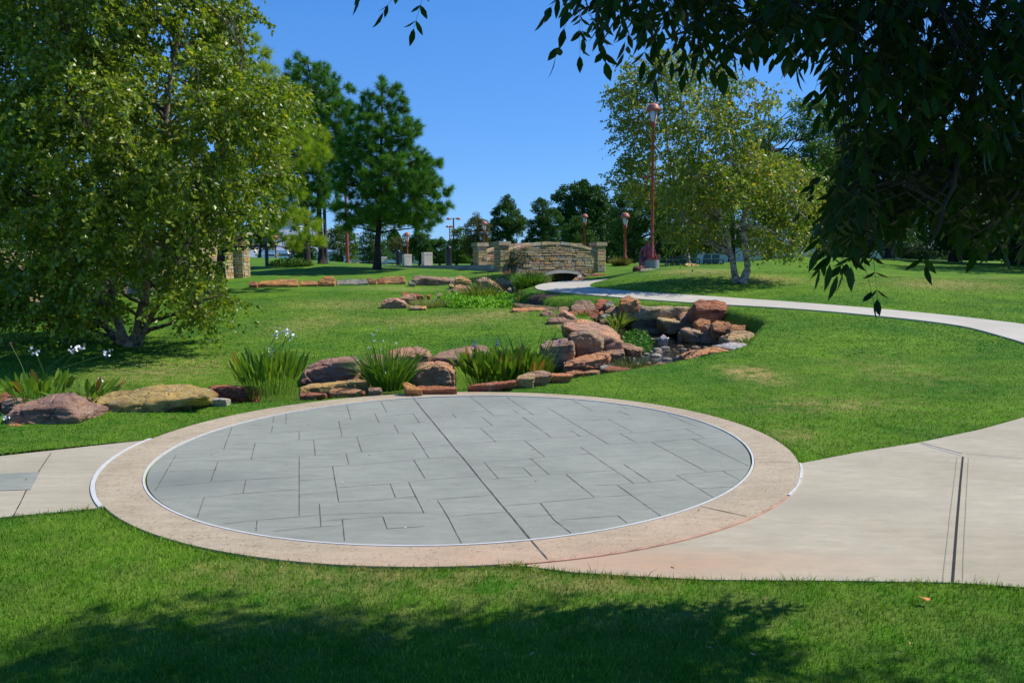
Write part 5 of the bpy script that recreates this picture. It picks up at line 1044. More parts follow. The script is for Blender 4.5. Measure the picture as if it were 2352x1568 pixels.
def limbs(mb, trunks, C, nhub, r0, r1, sag=.0, up=.35, wig=.06, sides=5, tw=.006):
    """trunks: list of (points, radii). C: foliage centres. hubs join the trunks, the rest join hub branches"""
    TP = np.concatenate([t_[0] for t_ in trunks]); TR = np.concatenate([t_[1] for t_ in trunks])
    idx = [int(rng.integers(len(C)))]; d = ((C-C[idx[0]])**2).sum(1)
    for _ in range(min(nhub, len(C))-1): k = int(np.argmax(d*(.5+rng.random(len(C))))); idx.append(k); d = np.minimum(d, ((C-C[k])**2).sum(1))
    BP, BR = [TP], [TR]
    def join(c, P, Rr, rr, tip):
        hd = np.hypot(P[:, 0]-c[0], P[:, 1]-c[1]); dz = c[2]-P[:, 2]; cost = np.sqrt(hd**2+dz**2)+2.0*np.maximum(0, up*hd-dz)+.0
        k = int(np.argmin(cost)); a = P[k]; L_ = np.linalg.norm(c-a); mid = a*.5+c*.5+np.array([0, 0, L_*.10-sag*L_]); q = np.array([(1-t_)**2*a+2*t_*(1-t_)*mid+t_*t_*c for t_ in np.linspace(0, 1, max(4, int(L_/.25)+3))])
        q = wiggle(q, wig*L_); r_ = np.linspace(min(rr, Rr[k]*.75), tip, len(q)); mb.tube(q, r_, sides, cap=False); return q, r_
    order = sorted(idx, key=lambda k: C[k][2])
    for k in order: q, r_ = join(C[k], TP, TR, r0, tw); BP.append(q[1:]); BR.append(r_[1:])
    P2, R2 = np.concatenate(BP), np.concatenate(BR); s_ = set(idx)
    up0 = up
    for k in range(len(C)):
        if k in s_: continue
        join(C[k], P2, R2, r1, tw*.6)
    return
def trunkmb(mb, pts, r0, r1, n=10, k=6, wig=.02, flare=1.5):
    P = wiggle(pl(pts, k), wig); s_ = np.linspace(0, 1, len(P)); r = r0*(1-s_)+r1*s_; r = r*(1+(flare-1)*np.exp(-s_*len(P)/2.2)); mb.tube(P, r, n); return (P, r)
def bark(name, c, c2, scale, bump=.6, stripes=0, c3=None):
    m, t, N, bs, out = nodes(name); ge = N('NewGeometry'); mp = N('Mapping'); mp.inputs['Scale'].default_value = (1, 1, stripes or .35); L(t, ge.outputs['Position'], mp.inputs['Vector'])
    no = N('TexNoise', Scale=float(scale), Detail=7.0, Roughness=.7); L(t, mp.outputs[0], no.inputs['Vector']); r = ramp(N, [(.42, c2), (.56, c)]); L(t, no.outputs[0], r.inputs[0]); cc = r.outputs[0]
    if c3:
        n2 = N('TexNoise', Scale=float(scale)*.3, Detail=5.0); L(t, ge.outputs['Position'], n2.inputs['Vector']); r2 = ramp(N, [(.5, (0, 0, 0)), (.6, (1, 1, 1))]); L(t, n2.outputs[0], r2.inputs[0]); cc = mixc(t, N, r2.outputs[0], cc, c3)
    L(t, cc, bs.inputs['Base Color']); bs.inputs['Roughness'].default_value = .9; bp = N('Bump', Strength=bump, Distance=.03); L(t, no.outputs[0], bp.inputs['Height']); L(t, bp.outputs[0], bs.inputs['Normal']); return m
b_birch = bark('birch_bark', (.46, .36, .27), (.10, .065, .05), 9, .5, 1.6, (.34, .17, .10)); b_birchw = bark('white_birch_bark', (.55, .46, .36), (.10, .07, .06), 7, .5, 1.8, (.36, .27, .22))
b_pine = bark('pine_bark', (.055, .038, .03), (.018, .013, .011), 14, .9); b_dark = bark('dark_bark', (.07, .055, .042), (.025, .02, .016), 12, .8); b_twig = bark('twig_bark', (.16, .11, .08), (.06, .04, .03), 20, .3)
l_birch = leafmat('birch_leaf', (.080, .150, .008), (.300, .360, .025), (.46, .42, .05), .38, .38, .55, 1.0, .05)
l_birch2 = leafmat('yellow_birch_leaf', (.095, .170, .012), (.280, .320, .030), (.50, .38, .04), .38, .42, .45, .9, .10)
l_pine = leafmat('pine_needle', (.035, .135, .010), (.125, .290, .025), (.18, .18, .03), .25, .5, .3, .8, .04)
l_pine2 = leafmat('bright_pine_needle', (.17, .29, .015), (.36, .44, .03), (.36, .36, .04), .35, .5, .3, .8, .04)
l_cyp = leafmat('cypress_needle', (.028, .095, .014), (.075, .160, .022), (.14, .16, .03), .25, .6, .2, .6, .05)
l_oak = leafmat('oak_leaf', (.020, .070, .012), (.055, .130, .018), None, .18, .5, .3, .5)
l_green = leafmat('green_leaf', (.045, .120, .012), (.120, .210, .020), (.2, .22, .03), .28, .5, .3, .6, .06)
l_olive = leafmat('olive_leaf', (.060, .085, .018), (.13, .14, .025), (.26, .16, .04), .25, .5, .3, .6, .08)
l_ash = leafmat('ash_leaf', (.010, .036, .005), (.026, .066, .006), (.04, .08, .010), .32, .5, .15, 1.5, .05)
def strands(C, n, m, reach, droop, dirs=None):
    """hanging leafy twigs from every centre"""
    k = len(C)*n; c = np.repeat(C, n, 0); d = rdir(k, .15); d[:, 2] *= .55; d = unit(d); ln = reach*(.45+.75*rng.random(k))
    s_ = np.linspace(.12, 1, m)[None, :, None]; g = (droop*(.4+.9*rng.random(k)))[:, None, None]
    P = c[:, None]+d[:, None]*ln[:, None, None]*s_; P[..., 2] -= (g*ln[:, None, None]*s_**2)[..., 0]
    P = P.reshape(-1, 3)+rng.normal(0, .018*reach/.5, (k*m, 3)); T_ = np.repeat(d, m, 0); D = unit(T_*.5+rng.normal(0, .6, (k*m, 3))+np.array([0, 0, -.55])); return P, D, (c, d, ln, g[:, 0, 0])
def twigs(mb, info, every=2, r=.004):
    c, d, ln, g = info
    for i in range(0, len(c), every):
        s_ = np.linspace(0, 1, 4)[:, None]; P = c[i]+d[i]*ln[i]*s_; P[:, 2] -= g[i]*ln[i]*s_[:, 0]**2; mb.tube(P, [r, r*.8, r*.6, r*.3], 3, cap=False)

def birch(label, base, trunks, poly, Y0, ncl, mind, leafL, leafW, barkm, leafm, ns=6, nm=13, reach=.55, droop=.8, nhub=60, dk=1.0, hole=.0, group='river birches', r=.11, hs_=1.0, edge=None):
    e = empty('birch_tree', base, label, 'tree', group); mb = MB(); TT = []
    for t_ in trunks: TT.append(trunkmb(mb, t_[0], t_[1], .018, 12, wig=.035))
    mbuild(mb, 'trunk', barkm, e, smooth=True)
    C = crown(poly, Y0, ncl, mind, dk, hole=hole, hs_=hs_)
    mb = MB(); limbs(mb, TT, C, nhub, r*.4, .016, sag=-.02, wig=.10, sides=4)
    P, D, info = strands(C, ns, nm, reach, droop); twigs(mb, info, 3); mbuild(mb, 'branches', b_twig if barkm is b_birch else barkm, e, smooth=True)
    leafobj('foliage', P, D, leafL, leafW, leafm, e); return e
T3 = lambda *a: [at(*p) for p in a]
g = ground(310, 797)
birch('large multi stemmed river birch filling the left of the view, peeling bark at its foot', g,
      [(T3((305,800,15),(318,760,15),(330,700,15),(336,600,14.8),(345,480,14.7),(372,330,14.6),(392,180,14.5),(415,20,14.4),(420,-150,14.4)), .13), (T3((298,800,15.05),(272,745,15.2),(255,680,15.4),(262,600,15.6),(240,430,15.8),(210,250,16),(190,60,16.2),(180,-100,16.3)), .085),
       (T3((290,802,15.1),(235,740,15.6),(190,660,16),(150,560,16.2),(128,400,16.2),(100,200,16.3),(60,20,16.4)), .075), (T3((312,797,14.9),(350,720,14.4),(400,620,13.9),(470,470,13.6),(520,300,13.5),(560,120,13.4)), .06)],
      [(-60,-420),(450,-430),(540,-200),(560,-20),(590,15),(585,50),(555,80),(570,120),(600,150),(610,180),(700,205),(705,225),(640,255),(655,290),(630,335),(655,400),(600,430),(640,468),(570,500),(530,530),(480,550),(480,600),(490,625),(530,650),(570,680),(560,690),(505,705),(500,725),(445,745),(410,725),(400,680),(385,680),(390,600),(340,620),(250,640),(250,700),(215,740),(130,765),(100,750),(160,700),(110,720),(95,690),(60,740),(-20,740),(-200,600),(-220,-200)], 14.6,
      1300, .27, .084, .064, b_birch, l_birch, ns=9, nm=15, reach=.50, droop=.85, nhub=90, dk=.85, hole=.33, r=.12, hs_=.8)
g = ground(116, 712)
birch('dark trunked birch by the stone wall at the far left, behind the large one', g, [(T3((118,714,21),(112,640,21),(108,500,21),(120,300,21),(140,80,21)), .15), (T3((136,708,21.6),(142,600,21.6),(160,420,21.6),(200,200,21.5)), .12)],
      [(-420,-120),(230,-160),(330,40),(400,260),(470,420),(430,560),(330,600),(200,560),(60,640),(-80,690),(-420,640)], 21, 420, .45, .09, .065, b_dark, l_birch, ns=6, nm=10, reach=.75, droop=.8, nhub=50, dk=.7, hole=.1)
# right birch on the mound
g = ground(1696, 651)
birch('leaning twin trunked white birch on the mound right of the path', g,
      [(T3((1702,652,26),(1716,618,26),(1713,575,26),(1707,520,26),(1712,470,26),(1700,400,26),(1655,330,26),(1640,240,26.2),(1650,150,26.3)), .125), (T3((1692,652,26.1),(1682,600,26.2),(1672,550,26.3),(1655,505,26.4),(1622,440,26.5),(1590,360,26.6),(1570,270,26.6),(1560,190,26.7)), .105),
       (T3((1708,500,26),(1730,470,25.8),(1790,455,25.5),(1850,500,25.2)), .03), (T3((1706,520,26),(1760,525,25.6),(1820,560,25.3)), .025), (T3((1700,470,26),(1720,400,26.3),(1745,330,26.5),(1760,250,26.6)), .06)],
      [(1540,330),(1530,250),(1550,200),(1570,130),(1600,110),(1640,125),(1690,178),(1745,190),(1790,208),(1785,235),(1740,262),(1700,290),(1745,340),(1800,365),(1870,385),(1905,425),(1890,480),(1850,510),(1870,560),(1800,600),(1790,560),(1740,560),(1700,500),(1650,530),(1600,560),(1560,570),(1530,550),(1500,530),(1530,480),(1520,420)], 26,
      520, .36, .105, .085, b_birchw, l_birch2, ns=5, nm=10, reach=.62, droop=.7, nhub=60, dk=.85, hole=.42, r=.13, hs_=.8)
g = ground(1580, 613)
birch('thinner birch with yellowing crown around the tallest lamp', g, [(T3((1582,614,35),(1575,560,35),(1570,480,35),(1545,400,35),(1530,300,35),(1520,200,35),(1500,140,35)), .10), (T3((1572,500,35),(1520,430,34.8),(1470,380,34.6)), .04), (T3((1540,390,35),(1500,330,34.8),(1450,250,34.6)), .04)],
      [(1398,205),(1425,200),(1420,150),(1450,135),(1500,118),(1560,100),(1600,180),(1590,330),(1600,480),(1570,545),(1530,535),(1500,490),(1470,470),(1440,440),(1390,412),(1395,375),(1430,350),(1405,320),(1400,285),(1425,250),(1395,235)], 35,
      430, .38, .12, .095, b_birchw, l_birch2, ns=5, nm=9, reach=.6, droop=.6, nhub=45, dk=.7, hole=.40, r=.1, hs_=.8)

# pines
ZN = lambda u, v: (574.2+.34803*u, 86.1+.34803*v)
def pine(label, base, trunk, r0, poly, Y0, ntuft, mind, mat, nl=.30, nn=52, group='pines on the left lawn', nhub=60, dk=.9, hole=.12, hs_=.55, nw=.020):
    e = empty('pine_tree', base, label, 'tree', group); mb = MB(); TT = [trunkmb(mb, trunk, r0, .03, 12, wig=.05, flare=1.55)]; mbuild(mb, 'trunk', b_pine, e, smooth=True)
    C = crown(poly, Y0, ntuft//7, mind*2.1, dk, hole=hole, hs_=hs_, power=.5)
    mb = MB(); limbs(mb, TT, C, nhub, .055, .03, sag=.05, up=.05, wig=.06, sides=5, tw=.012); 
    k = 7; c = np.repeat(C, k, 0); ax = c-np.array(TT[0][0])[np.argmin(((c[:, None, 2]-TT[0][0][None, :, 2])**2), 1)]; ax[:, 2] *= .3; ax = unit(ax)
    off = rdir(len(c), .25); off = unit(off+ax*.45); ln = mind*(.5+.9*rng.random((len(c), 1))); Tc = c+off*ln*np.array([1, 1, .75])
    for i in range(0, len(c), 2): mb.tube([c[i], Tc[i]], [.014, .007], 3, cap=False)
    mbuild(mb, 'branches', b_pine, e, smooth=True)
    A = unit(off+np.array([0, 0, .5])+ax*.3); n = len(Tc); dd = unit(np.repeat(A, nn, 0)*.75+rng.normal(0, .62, (n*nn, 3))); P = np.repeat(Tc, nn, 0)+dd*.02-np.repeat(A, nn, 0)*(rng.random((n*nn, 1))*.16)
    S = unit(np.cross(dd, rdir(len(dd)))); l_ = nl*(.7+.5*rng.random((len(dd), 1))); V = np.stack([P-S*nw/2, P+S*nw/2, P+dd*l_+np.array([0, 0, -.02])], 1).reshape(-1, 3); i = np.arange(len(dd))*3
    rn = np.clip(np.repeat(rng.random(n), nn)*.75+rng.random(n*nn)*.3, 0, 1)
    mesh('needles', V-wloc(e)[None], np.c_[i, i+1, i+2], mat, e, fattr={'rnd': rn}); return e
g = ground(865, 622)
pine('nearest pine with bare lower trunk and a lopsided crown reaching right', g, T3((866,624,41),(868,560,41),(872,480,41),(874,400,41),(876,300,41),(878,195,41)), .19,
     [ZN(*p) for p in [(880,285),(945,330),(960,312),(990,355),(1025,372),(1022,470),(1080,510),(1098,545),(1122,575),(1110,650),(1075,680),(1092,770),(1150,770),(1165,800),(1248,812),(1235,890),(1290,900),(1325,985),(1275,1078),(1200,1040),(1120,1050),(1150,1090),(1240,1100),(1305,1105),(1240,1200),(1180,1255),(1100,1265),(1050,1230),(950,1235),(880,1215),(800,1225),(760,1200),(690,1265),(620,1250),(590,1210),(580,1120),(640,1050),(560,1000),(550,900),(600,840),(560,760),(600,700),(640,590),(700,500),(745,440),(760,370),(820,330),(825,295)]], 41, 2900, .235, l_pine, hole=.27, hs_=.9)
g = ground(741, 606)
pine('tallest pine, second from the right of the pine group', g, T3((741,606,46),(735,540,46),(733,440,46),(728,330,46),(720,230,46),(705,130,46)), .20,
     [ZN(*p) for p in [(335,100),(380,130),(440,150),(480,172),(505,200),(530,262),(560,265),(605,300),(660,330),(655,410),(690,465),(720,560),(700,680),(650,800),(560,900),(520,960),(560,1040),(620,1120),(560,1180),(500,1120),(430,1090),(380,1130),(330,1000),(340,800),(300,600),(230,400),(250,200),(280,140)]], 46, 2300, .27, l_pine, nl=.34, hole=.22, hs_=.8)
g = ground(704, 607)
pine('pine with the trunk left of the tallest one, crown merging into it', g, T3((705,608,44.5),(703,540,44.5),(700,440,44.5),(690,330,44.5),(680,250,44.5)), .19,
     [(640,250),(670,215),(710,240),(745,300),(760,380),(745,450),(720,520),(680,530),(640,480),(600,430),(600,330)], 44.5, 1000, .27, l_pine, nl=.34, hole=.10)
g = ground(505, 650)
pine('bright yellow green pine mixed with the birch leaves', g, T3((505,650,31),(510,560,31),(520,400,31),(530,250,31),(540,120,31)), .17,
     [(560,60),(590,95),(630,130),(650,180),(700,250),(690,285),(740,300),(760,340),(735,372),(700,390),(690,420),(700,455),(690,480),(720,500),(745,540),(735,565),(680,572),(620,545),(590,520),(570,480),(540,440),(500,380),(480,250),(500,120)], 31, 1500, .21, l_pine2, nl=.27, nn=50, hole=.14, nw=.014, hs_=.8)

def bush(label, base, r0, trunk, poly, Y0, ncl, mind, leafL, leafW, mat, n=90, rad=None, flat=.6, group=None, nhub=24, dk=.9, hole=.1, name='tree', cat='tree', up=.2, barkm=None, hs_=.3):
    e = empty(name, base, label, cat, group); mb = MB(); TT = [trunkmb(mb, trunk, r0, .03, 8, k=4, wig=.05)]; mbuild(mb, 'trunk', barkm or b_dark, e, smooth=True)
    C = crown(poly, Y0, ncl, mind, dk, hole=hole, hs_=hs_, ycap=5); mb = MB(); limbs(mb, TT, C, nhub, .06, .03, wig=.06, sides=3, up=up, tw=.012); mbuild(mb, 'branches', barkm or b_dark, e)
    rad = rad or mind*.85; k = len(C)*n; c = np.repeat(C, n, 0); o = rdir(k)*(rng.random((k, 1))**.45)*rad*np.array([1, 1, flat]); rs = np.repeat(.65+.7*rng.random(len(C)), n)[:, None]; P = c+o*rs
    D = unit(unit(o)+rng.normal(0, .55, (k, 3))+np.array([0, 0, -.15])); leafobj('foliage', P, D, leafL, leafW, mat, e); return e
def ftree(label, px, pyb, Y, poly, mat, ncl=70, n=85, ls=.22, flat=.6, r0=.14, group='trees beyond the bridge', hole=.1, name='tree', mind=None, lw=.5, barkm=None):
    ncl = int(ncl*2.0); n = int(n*1.1); ls = ls*.85
    z = Hs((px-1176)/F*Y, Y); b = np.array([(px-1176)/F*Y, Y, z]); ys = [p[1] for p in poly]; top = at(px, min(ys)+8, Y); w_ = (max(p[0] for p in poly)-min(p[0] for p in poly))/F*Y; h_ = (max(ys)-min(ys))/F*Y
    md = mind or .72*math.sqrt(w_*h_/ncl)
    return bush(label, b, r0, [b-[0, 0, .1], b*.6+top*.4+[.1, 0, 0], top], poly, Y, ncl, md, ls, ls*lw, mat, n, md*1.4, max(flat, .5), group, 20, hole=hole, name=name, barkm=barkm, hs_=2.2/w_)
GB_ = 'trees beyond the bridge'; GL_ = 'small trees far behind the pines'; GR_ = 'trees on the right horizon'
ftree('conical dark cypress directly behind the left half of the bridge',1165,600,70,[(1165,447),(1178,468),(1188,480),(1192,495),(1208,505),(1200,530),(1198,560),(1190,588),(1135,588),(1118,570),(1130,540),(1122,515),(1136,500),(1132,485),(1150,470)],l_cyp,120,100,.20,.38,lw=.35,name='cypress_tree')
ftree('second conical cypress just right of the first',1245,600,72,[(1246,447),(1258,465),(1275,480),(1290,500),(1282,530),(1292,560),(1285,588),(1215,588),(1200,560),(1215,535),(1210,505),(1222,490),(1220,470),(1238,458)],l_cyp,120,100,.20,.38,lw=.35,name='cypress_tree')
ftree('thin olive green cypress left of the two dark conical ones',1097,600,68,[(1097,486),(1108,505),(1125,515),(1118,540),(1130,560),(1115,590),(1075,590),(1060,565),(1075,545),(1068,525),(1082,505)],l_olive,70,70,.18,.4,hole=.2,lw=.35,name='cypress_tree')
ftree('large round dark oak above the right half of the bridge',1338,600,84,[(1278,470),(1272,452),(1300,428),(1330,417),(1352,420),(1385,436),(1402,450),(1398,475),(1410,505),(1425,540),(1420,590),(1330,590),(1290,590),(1285,530)],l_oak,130,110,.34,.8,hole=.05,r0=.3,name='oak_tree')
ftree('small mid green tree with a coral lamp cap over it, behind the bridge parapet',1330,600,64,[(1335,492),(1350,508),(1365,520),(1368,545),(1380,570),(1370,592),(1285,592),(1285,560),(1295,530),(1305,510),(1320,500)],l_cyp,80,90,.19,.45,lw=.4)
ftree('dark trees gap filler oak right of the round oak',1400,600,88,[(1385,470),(1410,480),(1450,500),(1480,520),(1480,595),(1370,595),(1380,520)],l_oak,70,100,.34,.8,hole=.02,r0=.25,name='oak_tree')
ftree('loose light green tree behind the coral lamp right of the bridge',1455,600,58,[(1418,440),(1428,420),(1462,415),(1500,430),(1530,440),(1545,500),(1540,560),(1500,592),(1440,588),(1415,560),(1405,510),(1412,470)],l_green,120,90,.20,.5,hole=.12,lw=.4,name='cypress_tree')
ftree('drooping green tree behind the tallest lamp and the statue',1560,600,56,[(1500,440),(1600,400),(1640,450),(1660,540),(1640,575),(1560,585),(1500,575)],l_olive,110,90,.22,.6,hole=.1,group=GR_)
ftree('big dark tree behind the right birch, top brushing the sky',1765,585,42,[(1700,330),(1730,290),(1770,270),(1800,252),(1832,233),(1862,240),(1900,235),(1950,262),(1990,320),(1990,420),(1960,500),(1900,545),(1850,560),(1800,545),(1770,530),(1720,470),(1690,400)],l_green,170,120,.19,.7,hole=.13,r0=.22,group=GR_)
ftree('brownish leaved tree at the right of the big dark tree',1880,592,47,[(1840,380),(1880,340),(1950,330),(2010,380),(2020,500),(1960,560),(1860,560),(1830,480)],l_olive,90,100,.2,.7,hole=.1,r0=.2,group=GR_)
for i, (px, Y, po_, m_, lab) in enumerate([(2040,58,[(1960,420),(2000,330),(2070,300),(2130,350),(2140,470),(2110,560),(2000,575),(1960,520)],l_oak,'dark tree on the right horizon nearest the brownish one'),
    (2190,46,[(2110,400),(2150,330),(2220,300),(2280,360),(2290,480),(2260,570),(2150,575),(2110,500)],l_oak,'dark tree in the middle of the right horizon row'),
    (2330,43,[(2260,380),(2300,300),(2380,280),(2450,340),(2470,470),(2430,590),(2290,590),(2260,500)],l_oak,'dark tree at the right picture edge beyond the lawn'),
    (2480,42,[(2400,340),(2480,250),(2560,280),(2620,420),(2580,590),(2430,600),(2400,480)],l_green,'tree just past the right picture edge'),
    (2120,70,[(2040,430),(2100,400),(2170,440),(2200,520),(2180,595),(2040,595),(2010,520)],l_oak,'lower dark tree far behind the right lawn'),
    (2270,64,[(2190,450),(2250,400),(2320,440),(2360,520),(2330,605),(2200,605),(2180,530)],l_oak,'lower dark tree at the back of the shaded slope'),
    (1950,72,[(1890,440),(1940,400),(2000,440),(2030,520),(2000,595),(1900,595),(1880,520)],l_oak,'low dark tree behind the hanging ash leaves'),
    (2440,37,[(2290,320),(2330,200),(2440,130),(2560,160),(2650,320),(2640,480),(2560,560),(2400,560),(2310,480)],l_oak,'closest dark tree, mostly beyond the right picture edge, shading the slope'),
    (1680,75,[(1620,420),(1680,380),(1740,420),(1760,510),(1730,570),(1640,570),(1610,500)],l_green,'mid green tree behind the right birch crown')]):
    ftree(lab, px, 600, Y, po_, m_, 70, 100, .26, .75, group=GR_, r0=.28, hole=.04)
for (px, Y, po_, m_, lab, nm) in [(783,85,[(760,530),(775,512),(795,520),(815,545),(825,580),(815,598),(750,598),(745,560)],l_green,'feathery green tree between the dark pole and the thick coral pole','tree'),
    (850,88,[(828,545),(838,525),(860,505),(885,520),(890,560),(900,590),(870,600),(825,598),(815,570)],l_cyp,'bluish dark tree filling the gap left of the nearest pine trunk','cypress_tree'),
    (915,95,[(893,560),(905,545),(930,540),(955,550),(950,598),(890,598)],l_olive,'yellow green small tree behind the shorter bollard','tree'),
    (905,125,[(893,545),(905,522),(915,540),(925,560),(890,570)],l_cyp,'slim conifer peeking above the yellow green small tree','cypress_tree'),
    (965,80,[(945,550),(960,527),(985,535),(1000,560),(995,600),(935,600),(938,575)],l_cyp,'dark spreading conifer behind the larger concrete pillars','cypress_tree'),
    (1012,115,[(990,560),(1010,545),(1030,560),(1040,598),(985,598)],l_cyp,'low hazy conifer right of the spreading one','cypress_tree'),
    (1050,90,[(1033,560),(1040,530),(1055,518),(1068,540),(1078,560),(1085,598),(1025,598)],l_green,'bright green tree with a darker pine top left of the bridge','tree'),
    (1085,100,[(1060,560),(1080,545),(1105,560),(1110,600),(1050,600)],l_green,'low green tree tucked behind the left bridge pillars','tree'),
    (600,70,[(568,520),(590,490),(625,500),(640,540),(625,572),(575,575),(560,545)],l_green,'round green tree right of the wall pillar','tree'),
    (690,78,[(655,560),(680,540),(730,545),(750,580),(735,598),(670,598)],l_cyp,'dark low tree behind the two left pine trunks','tree'),
    (520,66,[(430,480),(480,440),(550,450),(580,520),(560,590),(440,590)],l_oak,'dark tree behind the stone wall pillar','tree'),
    (330,62,[(200,420),(280,370),(380,380),(440,450),(430,580),(220,590)],l_oak,'dark tree over the stone wall seen through the birch','tree'),
    (80,60,[(-60,420),(40,360),(150,370),(220,450),(210,590),(-40,600)],l_oak,'dark tree over the stone wall at the left picture edge','tree')]:
    ftree(lab, px, 600, Y, po_, m_, 46, 75, .22 if Y < 100 else .3, .55, group=GL_, r0=.14, name=nm)
# far wood closing the horizon: one mass nobody could count
def farwood(x0, x1, Y, h, n):
    px = x0+(x1-x0)*rng.random(n); Yv = Y*(1+.15*rng.random(n)); x = (px-1176)/F*Yv; hh = h*(.55+.45*np.array([mn.noise((a*.05, 3, 0)) for a in x])+.15*np.array([mn.noise((a*.35, 8, 0)) for a in x])); z = Hs(0, 150)+hh*rng.random(n)**.8
    P = np.stack([x, Yv, z], 1); V, Fc = leafquads(P, rdir(n), 1.6, 1.0); return tag(mesh('distant_wood', V, Fc, l_oak, fattr={'rnd': rng.random(n)}), 'low dark line of far woodland along the horizon', 'wood', kind='stuff')
farwood(-400, 2800, 230, 6.5, 60000)

# ---------------------------------------------------------------- overhanging ash tree close to the camera
tmpl = np.array([(0,0,0),(.22,.36,.03),(.22,0,0),(.22,-.36,.03),(.5,.5,.05),(.5,0,.0),(.5,-.5,.05),(.78,.27,.03),(.78,0,-.01),(.78,-.27,.03),(1,0,-.05)])
tf4 = np.array([(2,1,4,5),(3,2,5,6),(5,4,7,8),(6,5,8,9)]); tf3 = np.array([(0,1,2),(0,2,3),(8,7,10),(9,8,10)])
def leaflets(P, D, S, Ln, W):
    D = unit(D); S = unit(S-D*(S*D).sum(-1, keepdims=True)); Nn = np.cross(D, S); n = len(P); bend = rng.normal(-.06, .07, (n, 1, 1))
    V = P[:, None]+D[:, None]*tmpl[None, :, 0:1]*Ln[:, None, None]+S[:, None]*tmpl[None, :, 1:2]*W[:, None, None]+Nn[:, None]*(tmpl[None, :, 2:3]*W[:, None, None]*1.4+bend*tmpl[None, :, 0:1]**2*Ln[:, None, None])
    o = (np.arange(n)*11)[:, None, None]; return V.reshape(-1, 3), [(tf3[None]+o).reshape(-1, 3), (tf4[None]+o).reshape(-1, 4)]
def compound(C, A, size=1.0):
    """ash leaves: stalk from C along A (drooping) with three or four pairs of leaflets and an end leaflet"""
    P, D, S, Ln = [], [], [], []; ST = []
    for c, a in zip(C, A):
        a = a/np.linalg.norm(a); ln = .17*size*random.uniform(.75, 1.2); side = np.cross(a, [0, 0, 1.]); side = side/(np.linalg.norm(side)+1e-6)
        if random.random() < .5: side = side+np.random.RandomState(int(abs(c[0])*1e5) % 2**31).normal(0, .6, 3)*.6; side /= np.linalg.norm(side)
        pt = lambda s_: c+a*ln*s_+np.array([0, 0, -ln*.35*s_*s_]); ta = lambda s_: a*ln+np.array([0, 0, -ln*.7*s_])
        ST.append([pt(0), pt(.5), pt(1)]); L0 = .072*size*random.uniform(.8, 1.2); npair = random.choice((2, 3, 3))
        for k in range(npair):
            s_ = .38+.5*k/max(1, npair-1); t_ = ta(s_); t_ = t_/np.linalg.norm(t_)
            for sg in (-1, 1):
                if random.random() < .06: continue
                d = t_*.55+side*sg*.75+np.array([0, 0, -.25]); P.append(pt(s_)); D.append(d+np.random.normal(0, .12, 3)); S.append(np.cross(d, [.1, .3, 1])+np.random.normal(0, .3, 3)); Ln.append(L0*random.uniform(.85, 1.1)*(1 if k else .85))
        t_ = ta(1); P.append(pt(1)); D.append(t_/np.linalg.norm(t_)+np.array([0, 0, -.2])); S.append(side+np.random.normal(0, .2, 3)); Ln.append(L0*1.15)
    return np.array(P), np.array(D), np.array(S), np.array(Ln), ST
np.random.seed(3)
FOL = [(1300,-140),(1310,-60),(1330,20),(1360,0),(1420,-60),(1470,-20),(1480,40),(1530,70),(1600,75),(1660,75),(1720,95),(1780,60),(1830,40),(1900,90),(1900,160),(1960,230),(2000,300),(1950,360),(1900,440),(1880,500),(1910,545),(1970,575),(2010,560),(2040,500),(2100,540),(2140,480),(2200,500),(2300,520),(2352,530),(2480,520),(2480,-140)]
ash = empty('ash_tree', (4.6, 1.2, 0), 'near ash tree whose dark leafy branches hang in from the top right corner', 'tree')
mb = MB(); tr_ = trunkmb(mb, [(4.6,1.2,-.1),(4.55,1.25,1.5),(4.5,1.3,3),(4.2,1.5,4.5),(3.8,1.8,6.2),(3.4,2.0,8)], .2, .04, 14); mbuild(mb, 'trunk', b_dark, ash, smooth=True)
mains = [T3((2500,-250,3.0),(2352,60,3.1),(2210,330,3.2),(2150,540,3.25),(2075,570,3.3)), T3((2500,-250,3.2),(2260,120,3.3),(2190,400,3.35),(2050,500,3.4),(1960,610,3.45)), T3((2480,-200,2.9),(2100,20,3.0),(1850,40,3.1),(1640,60,3.15),(1500,90,3.2)),
         T3((2400,-220,3.4),(2000,-40,3.4),(1700,-20,3.4),(1450,-10,3.45),(1300,40,3.5)), T3((2480,-100,3.6),(2200,150,3.6),(2050,170,3.6),(1900,180,3.6)), T3((2560,100,3.3),(2420,300,3.3),(2300,480,3.4),(2200,560,3.5)), T3((2600,300,3.5),(2450,480,3.5),(2340,560,3.5)), T3((1300,-160,3.5),(1050,-90,3.4),(960,-20,3.4),(940,-6,3.4))]
mb = MB(); BPn = []
for k, mpts in enumerate(mains):
    P = wiggle(pl(mpts, 8), .03); mb.tube(P, np.linspace(.016 if k < 7 else .006, .003, len(P)), 7, cap=False); BPn.append(P)
    a = P[0]; q = wiggle(np.array([a*(1-t_)+np.array([4.45, 1.35, 3.4+.25*k])*t_+np.array([0, 0, .5*math.sin(math.pi*t_)]) for t_ in np.linspace(0, 1, 10)]), .05); mb.tube(q, np.linspace(.018 if k < 7 else .008, .05, 10), 7, cap=False)
BPn = np.concatenate(BPn)
C = []; xs = [p[0] for p in FOL]
while len(C) < 1180:
    x, y = random.uniform(1270, 2480), random.uniform(-140, 680)
    if not inpoly(np.array([x]), np.array([y]), FOL)[0]: continue
    Y = random.uniform(2.75, 3.85) if not (x > 1990 and y > 250) else random.uniform(3.3, 3.9); d_ = mn.noise((x*.010, y*.010, 4.0))
    if d_ < -.42 and y < 520: continue
    if mn.noise((x*.026, y*.026, 9.0)) < -.14: continue
    yy0 = y-(28 if y < 300 else 55); C.append(at(x, yy0, Y))
